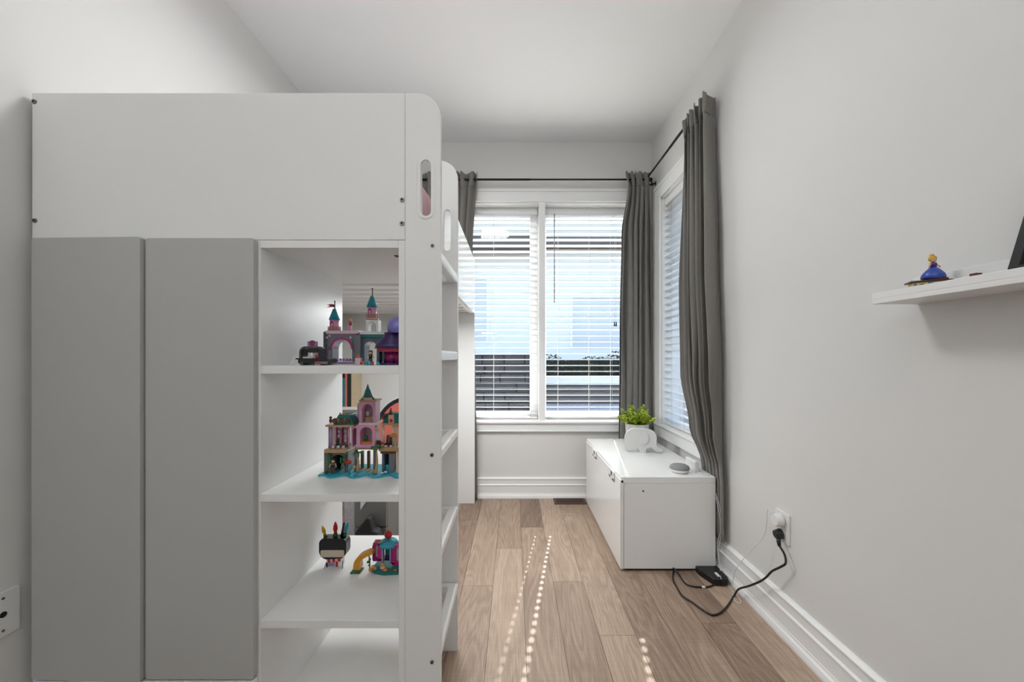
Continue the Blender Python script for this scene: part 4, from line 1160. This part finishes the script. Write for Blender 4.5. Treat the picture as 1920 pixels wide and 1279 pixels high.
def toy_palace():
    d = 1.27; zb = SZ[1] + 0.0002
    t = thing('toy_palace', (-0.49, d, zb), 'pink and tan toy palace with a green spire, on the second toy shelf', 'toy')
    def yy(dd): return 669 + (EYE - zb) * F / dd
    # wavy sea base
    s = d / F; x0 = P(603, 0, d).x; x1 = P(760, 0, d).x
    pts = []
    n = 48
    for k in range(n + 1):
        x = lerp(x0, x1, k/n); pts.append((x, d - 0.030 + 0.012*math.sin(k*0.5 + 0.6)))
    for k in range(n, -1, -1):
        pts.append((lerp(x0, x1, k/n), d + 0.10))
    MB().plate(pts, [], zb, zb+0.0065, 'z').build('sea_base', T['cyan'], t, 0.001)
    dk = pl('rock_grey', (0.115, 0.115, 0.11))
    yb0 = 890
    # left grotto
    arch_piece(MB(), 607, 846, 652, yb0, 622, 853, 646, yb0, d, 0.06).build('grotto', dk, t, 0.002)
    pb_(MB(), 619, 851, 648, yb0, d+0.045, 0.012).build('grotto_back', T['blk'], t)
    pb_(MB(), 614, 851, 620, 879, d-0.004, 0.006).build('grotto_vine', T['grn'], t, 0.001)
    pb_(MB(), 640, 869, 646, yb0, d-0.004, 0.01).build('grotto_pillar', pl('mid_grey_brick', (0.22, 0.22, 0.21)), t, 0.001)
    m = MB(); m.box((P(611, 0, d).x, d-0.014, P(0, 848, d).z), (P(651, 0, d).x, d+0.07, P(0, 841, d).z)); m.build('terrace', T['tan'], t, 0.0015)
    for x in (625, 634, 644): pcyl(MB(), x, 836, 841, 5, 5, d-0.006, 10).build('stud', T['ltpink'], t)
    pb_(MB(), 622, 836, 648, 841, d+0.012, 0.02).build('teal_plinth', T['dteal'], t, 0.001)
    # left pavilion
    for x in (617.5, 621.5, 654): pcyl(MB(), x, 800, 841, 3.6, 3.6, d+0.01, 10).build('column', T['lil' if x < 622 else 'pink'], t)
    pb_(MB(), 622, 801, 655, 838, d+0.06, 0.005).build('rear_screen', T['ltpink'], t)
    for k in range(6):
        MB().ball(P(635 + (k % 2)*13, 809 + (k//2)*9, d+0.056), (0.0052, 0.002, 0.006), 10).build('lattice_rosette', T['wht'], t)
    for x in (631, 641.5, 652): pb_(MB(), x-1, 801, x+1, 838, d+0.052, 0.006).build('mullion', T['mag'], t)
    pcyl(MB(), 633, 828, 838, 7, 5, d+0.02, 10).build('stool', T['blk'], t); MB().ball(P(633, 825, d+0.02), 0.0065, 10).build('globe', T['brn'], t)
    pb_(MB(), 638, 832, 655, 838, d+0.02, 0.02).build('bed', T['brn'], t, 0.001)
    m = MB(); m.box((P(611, 0, d).x, d-0.006, P(0, 800, d).z), (P(664, 0, d).x, d+0.07, P(0, 796.5, d).z)); m.build('eaves', T['tan'], t, 0.001)
    za, zt = P(0, 796.5, d).z, P(0, 778, d).z
    m = MB(); m.plate([(P(624, 0, d).x, za), (P(663, 0, d).x, za), (P(654, 0, d).x, zt), (P(634, 0, d).x, zt)], [], d, d+0.06, 'y'); rf = m.build('roof', T['dteal'], t, 0.002)
    for (x, y_) in ((629, 789), (641, 789), (652, 789)): q = P(x, y_, d); MB().cyl(q - Vector((0, 0.005, 0)), q, 0.0088, n=14).build('roof_shell', T['brn'], rf)
    for (x, y_) in ((635, 788), (647, 788)): q = P(x, y_, d); MB().cyl(q - Vector((0, 0.004, 0)), q, 0.0055, n=12).build('roof_shell', T['tan'], rf)
    for x in (638, 644, 650): pcyl(MB(), x, 774, 778, 3.5, 4.5, d+0.01, 8).build('roof_stud', T['tan'], rf)
    MB().ball(P(620, 789, d), (0.0055, 0.004, 0.008), 8).ball(P(620, 783, d), (0.005, 0.004, 0.004), 8).build('roof_flower', pl('wine_brick', (0.14, 0.015, 0.02)), t)
    # link bay + tower
    arch_piece(MB(), 658, 799, 672, 838, 661, 803, 670, 834, d+0.004, 0.04).build('link_bay', T['pink'], t, 0.001)
    arch_piece(MB(), 668, 797, 703, 839, 675, 801, 698, 834, d-0.004, 0.05).build('tower_lower', T['pink'], t, 0.001)
    pb_(MB(), 668, 834, 703, 840, d-0.006, 0.06).build('tower_floor', T['pink'], t, 0.001)
    arch_piece(MB(), 673, 753, 704, 797, 678, 758, 699, 793, d, 0.045).build('tower_upper', T['pink'], t, 0.001)
    pb_(MB(), 672, 793, 705, 798, d-0.003, 0.055).build('tower_band', T['ltpink'], t, 0.001)
    pb_(MB(), 670, 756, 706, 836, d+0.050, 0.004).build('tower_back', T['ltpink'], t)
    pb_(MB(), 686, 772, 692, 780, d+0.03, 0.003).build('scroll', T['wht'], t)
    pb_(MB(), 684, 782, 697, 792, d+0.02, 0.01).build('chest', T['tan'], t, 0.001)
    pb_(MB(), 676, 829, 698, 834, d+0.006, 0.02).build('rug', T['org'], t, 0.001)
    MB().lathe(P(686, 829, d+0.025), [(0.008, 0), (0.005, 0.008), (0.006, 0.016), (0.003, 0.022)], 10).build('tower_bush', T['grn'], t)
    pb_(MB(), 673, 750.5, 706, 753, d-0.004, 0.05).build('tower_cap', T['tan'], t)
    c = P(689.5, 751, d+0.022)
    MB().lathe(c, [(17*s, 0), (11*s, 0.010), (8.5*s, 0.016), (4.5*s, 0.036), (3.6*s, 0.037), (0.0006, 0.054)], 6, 0, False).build('spire', T['dteal'], t)
    pb_(MB(), 681, 746, 697, 750.5, d-0.008, 0.006).build('spire_ornament', T['gold'], t, 0.001)
    pb_(MB(), 664, 838, 706, 843, d-0.002, 0.06).build('tower_base', T['tan'], t, 0.001)
    for x in (668, 703): pcyl(MB(), x, 843, yb0, 6, 7, d+0.02, 10).build('tower_stilt', T['grey'], t)
    # right hall
    for x in (718.5, 738, 744): pcyl(MB(), x, 797, 836, 5, 5, d+0.01, 10).build('column', T['cream'], t)
    pb_(MB(), 714, 794, 760, 798, d-0.004, 0.07).build('eaves', T['tan'], t, 0.001)
    m = MB(); m.plate([(P(716, 0, d).x, P(0, 794, d).z), (P(760, 0, d).x, P(0, 794, d).z), (P(756, 0, d).x, P(0, 776, d).z), (P(722, 0, d).x, P(0, 776, d).z)], [], d+0.004, d+0.05, 'y'); r2 = m.build('roof', T['dteal'], t, 0.002)
    pb_(MB(), 728, 778, 738, 794, d-0.004, 0.01).build('roof_niche', T['gold'], r2, 0.001)
    q = P(733, 789, d-0.004); MB().ball(q, (0.006, 0.003, 0.006), 10).build('roof_bloom', T['red'], r2)
    pcyl(MB(), 733, 765, 779, 2, 12, d+0.008, 4).build('roof_peak', T['brn'], r2)
    MB().ball(P(722, 779, d), (0.007, 0.005, 0.006), 8).ball(P(719, 783, d), (0.005, 0.004, 0.007), 8).build('roof_leaf', T['brn'], r2)
    m = MB(); m.box((P(712, 0, d).x, d-0.012, P(0, 845, d).z), (P(760, 0, d).x, d+0.07, P(0, 838, d).z)); m.build('terrace', T['tan'], t, 0.0015)
    pb_(MB(), 713, 845, 741, 851, d-0.006, 0.04).build('terrace_edge', pl('rust_brick', (0.16, 0.035, 0.02)), t, 0.001)
    for x in (724, 733): pcyl(MB(), x, 835, 839, 5, 5, d-0.004, 10).build('stud', T['ltpink'], t)
    pb_(MB(), 716, 851, 721, yb0, d, 0.03).build('pillar', T['slate'], t, 0.001); pb_(MB(), 729, 851, 736, yb0, d, 0.03).build('pillar', T['grey'], t, 0.001); pb_(MB(), 742, 840, 747, yb0, d, 0.04).build('pillar', T['cream'], t, 0.001)
    pb_(MB(), 720, 851, 745, yb0, d+0.04, 0.006).build('cave_back', pl('deep_blue_brick', (0.01, 0.05, 0.10)), t)
    pb_(MB(), 722, 872, 730, yb0, d+0.01, 0.01).build('waterfall', T['cyan'], t, 0.001)
    pcyl(MB(), 730, 815, 836, 10, 14, d+0.02, 8).build('armchair', T['brn'], t)
    q = P(738, 818, d); MB().lathe(q, [(0.015, 0), (0.009, 0.006), (0.0004, 0.010)], 12).build('parasol', T['org'], t)
    pb_(MB(), 704, 826, 714, 836, d+0.01, 0.01).build('crate', T['brn'], t, 0.001)
    for (x, y_, c_) in ((709, 834, 'grn'), (716, 831, 'red'), (722, 833, 'brn'), (706, 800, 'yel'), (708, 806, 'yel')):
        MB().ball(P(x, y_, d+0.004), 0.0042, 8).build('flower', T[c_], t)
    palm(t, 670, 851, 884, d-0.016, 0.022, 9, 2)
    palm(t, 705, 839, 888, d-0.018, 0.022, 9, 5)
    rr = random.Random(9)
    for (x, y_, w_) in ((665, 877, 9), (674, 879, 8), (684, 880, 9), (693, 881, 8), (611, 886, 9), (624, 885, 7), (701, 884, 8), (634, 888, 6)):
        q = P(x, y_, d-0.008)
        MB().ball(q, (w_/2*s, w_/2*s, w_/2*s*0.9), 6).build('rock', T['tan' if x > 640 else 'brn'], t)
    for x in (678, 690):
        pb_(MB(), x-2, 846, x+3, 880, d+0.02, 0.01).build('dark_stilt', T['brn'], t, 0.001)
    MB().ball(P(653, 867, d-0.012), (0.011, 0.006, 0.0075), 12).build('red_shell', T['red'], t)
    pcyl(MB(), 655, 872, 888, 3, 4, d-0.012, 8).build('shell_stem', T['cyan'], t)
    for k in range(7):
        q = P(643 + rr.uniform(-4, 7), 858 + rr.uniform(-8, 22), d-0.010)
        MB().ball(q, (0.004, 0.003, 0.007), 8).build('leaf', T['grn'], t)
    for k in range(2): MB().ball(P(717 + 6*k, 887 - 2*k, d-0.022), (0.005, 0.004, 0.003), 10).build('white_shell', T['wht'], t)
    mini(Vector((P(628, 0, d).x, d-0.012, zb+0.0065)), 0.050, 'tiny dark-haired figure in the grotto of the pink palace', T['blk'], T['brn'], T['dgrey'])
toy_palace()

def toy_planter():
    d = 1.362; zb = SZ[2] + 0.0002; s = d / F
    c = P(625, 0, d); cx = c.x
    t = thing('toy_pencil_pot', (cx, d, zb), 'black brick-built pot on a red and white base, with yellow, red and blue bulbs', 'toy')
    def z(py): return zb + (1064 - py) * s
    for x in (612, 642):
        MB().tube([(P(x, 0, d).x, d+0.004, z(1052)), (P(x + (-2 if x < 625 else 2), 0, d).x, d-0.008, zb+0.001)], 0.0014, 6, step=1).build('foot', T['dgrey'], t)
    MB().box((P(613, 0, d).x, d-0.005, z(1061)), (P(641, 0, d).x, d+0.022, z(1044))).build('base', T['wht'], t, 0.001)
    k = 0
    for (xa, xb, ya, yb, cc) in ((616, 621, 1046, 1052, 'red'), (625, 630, 1046, 1051, 'red'), (635, 640, 1044, 1050, 'red'), (631, 635, 1050, 1060, 'red'), (613, 616, 1053, 1061, 'blk'), (617, 629, 1052, 1059, 'lil'), (621, 625, 1046, 1051, 'ltpink'), (630, 635, 1045, 1050, 'ltpink')):
        MB().box((P(xa, 0, d).x, d-0.008, z(yb)), (P(xb, 0, d).x, d-0.004, z(ya))).build('tile', T[cc], t, 0.0005)
    w = 25.5 * s
    MB().plate(rbox(cx - w, z(1047), cx + w, z(1008), (0.030, 0.030, 0.018, 0.018), 8), [], d-0.006, d+0.030, 'y').build('pot', T['blk'], t, 0.004, 3)
    MB().plate(rbox(cx - w*0.86, z(1042), cx + w*0.86, z(1029), (0.004, 0.004, 0.004, 0.004), 3), [], d-0.0085, d-0.005, 'y').build('pale_band', T['cream'], t, 0.001)
    for (x0_, x1_, y0_, y1_, cc, w_) in ((607, 601, 1008, 988, 'yel', 7), (626, 626, 1006, 980, 'red', 8.5), (644, 650, 1006, 981, 'cyan', 7), (638, 642, 1008, 984, 'blk', 5)):
        a = Vector((P(x0_, 0, d).x, d+0.012, z(y0_))); b = Vector((P(x1_, 0, d).x, d+0.012, z(y1_)))
        m_ = MB()
        if cc == 'blk':
            m_.cyl(a, b, 0.0052, 0.0035, 10); m_.ball(b, 0.0044, 10)
            m_.build('black_stick', T['blk'], t); continue
        e = a.lerp(b, 0.18)
        MB().cyl(a - (b-a)*0.1, e, w_*0.5*s, w_*0.42*s, 10).build('calyx', T['grn'], t)
        ax = (b - e); L_ = ax.length
        R = ax.to_track_quat('Z', 'Y').to_matrix()
        m_.lathe(e, [(0.3*w_*s*0.9, 0), (w_*0.5*s, L_*0.35), (w_*0.42*s, L_*0.65), (w_*0.15*s, L_*0.95), (0.0002, L_)], 10, 0, True, R)
        m_.build('bulb', T[cc], t)
toy_planter()

def toy_slide():
    d = 1.345; zb = SZ[2] + 0.0002; s = d / F
    t = thing('toy_playground', (-0.42, d, zb), 'magenta and teal toy playground with an orange slide, on the third toy shelf', 'toy')
    def X(px): return P(px, 0, d).x
    def z(py): return zb + (1071 - py) * s
    pts = [(X(697), d-0.010), (X(706), d-0.022), (X(725), d-0.032), (X(760), d-0.026), (X(760), d+0.07), (X(700), d+0.07)]
    MB().plate(pts, [], zb, zb+0.010, 'z').build('base', T['dteal'], t, 0.002)
    # slide: swept ribbon
    path = smooth_path([Vector((X(702), 0, z(1030))), Vector((X(690), 0, z(1033))), Vector((X(676), 0, z(1040))), Vector((X(668), 0, z(1050))), Vector((X(666), 0, z(1064)))], 5)
    m = MB(); n = len(path); vs = []
    for i, p in enumerate(path):
        w0 = d - 0.02; w1 = d + 0.012
        th = 0.010 + 0.013 * (i / n)
        dn = (path[min(i+1, n-1)] - path[max(i-1, 0)]).normalized(); nr = Vector((dn.z, 0, -dn.x))
        if nr.x < 0: nr = -nr
        q = p + nr * th
        vs += [(p.x, w0, p.z), (p.x, w1, p.z), (q.x, w1, max(q.z, zb+0.002)), (q.x, w0, max(q.z, zb+0.002))]
    fs = [(4*i+k, 4*i+(k+1) % 4, 4*i+4+(k+1) % 4, 4*i+4+k) for i in range(n-1) for k in range(4)] + [(3, 2, 1, 0), tuple(4*(n-1)+k for k in range(4))]
    m._add(vs, fs); m.build('slide', pl('amber_brick', (0.62, 0.27, 0.012)), t, 0.001)
    MB().box((X(661), d-0.022, zb), (X(680), d+0.014, zb+0.004)).build('slide_foot', T['grn'], t, 0.001)
    def wl(xa, xb, ya, yb, cc, dd=0.0, dep=0.03, nm='wall'): return MB().box((X(xa), d+dd, z(yb)), (X(xb), d+dd+dep, z(ya))).build(nm, T[cc], t, 0.001)
    wl(698, 702, 1024, 1052, 'mag'); w1 = wl(708, 716, 1021, 1053, 'hotp'); wl(699, 716, 1049, 1054, 'mag'); wl(699, 716, 1020, 1025, 'mag')
    wl(702, 709, 1024, 1050, 'ltpink', 0.012, 0.004, 'pane')
    wl(734, 741, 1026, 1060, 'mag'); wl(741, 760, 1026, 1058, 'ltpink', 0.012, 0.004, 'pane'); wl(734, 760, 1056, 1061, 'hotp'); wl(734, 760, 1024, 1028, 'hotp')
    a0 = arch = MB(); 
    ox = X(725); r = (X(734) - X(716)) / 2
    pts = [(X(716), z(1058)), (X(719), z(1058)), (X(719), z(1027))] + [(ox + (X(731)-X(719))/2*math.cos(PI-PI*k/8), z(1027)+(X(731)-X(719))/2*math.sin(PI-PI*k/8)) for k in range(1, 8)] + [(X(731), z(1027)), (X(731), z(1058)), (X(734), z(1058)), (X(734), z(1027))] + [(ox + r*math.cos(PI*k/8), z(1027)+r*math.sin(PI*k/8)) for k in range(1, 8)] + [(X(716), z(1027))]
    a0.plate(pts, [], d-0.006, d+0.012, 'y'); a0.build('arch', T['lil'], t, 0.001)
    wl(719, 731, 1020, 1046, 'dteal', 0.016, 0.004, 'screen'); wl(719, 731, 1046, 1056, 'pur', 0.012, 0.006, 'doorway')
    MB().ball((ox-0.001, d+0.012, z(1030)), (0.006, 0.003, 0.010), 10).build('screen_bloom', T['cyan'], t)
    MB().lathe(Vector((ox, d+0.02, z(1026))), [(0.033, -0.004), (0.033, 0.004), (0.026, 0.012), (0.012, 0.018)], 16).build('dome', T['cyan'], t)
    MB().ball((ox, d+0.018, z(1008)), 7.4*s, 18).build('red_ball', T['red'], t)
    pcyl(MB(), 704, 1012, 1021, 2, 3, d+0.004, 8).build('post', T['tan'], t)
    MB().ball((X(711), d, z(1019)), (0.008, 0.005, 0.003), 10).build('orange_leaf', T['org'], t)
    for (x, y_, cc, r_) in ((699, 1063, 'org', 4.5), (703, 1058, 'gold', 3.6), (706, 1062, 'tan', 3.5), (721, 1055, 'org', 4.0), (721, 1060, 'gold', 5.0), (725, 1066, 'org', 5.2), (742, 1069, 'yel', 4.0), (744, 1066, 'org', 3.0), (697, 1045, 'grn', 2.6), (694, 1050, 'grn', 3), (696, 1056, 'grn', 2.4)):
        MB().ball((X(x), d-0.018, z(y_)), (r_*s, r_*s*0.8, r_*s*0.85), 9).build('flower' if cc != 'grn' else 'shrub', T[cc], t)
    MB().tube([(X(695), d-0.012, zb+0.004), (X(696), d-0.013, z(1050)), (X(694), d-0.012, z(1038))], 0.0022, 6).build('shrub_stem', T['grn'], t)
toy_slide()
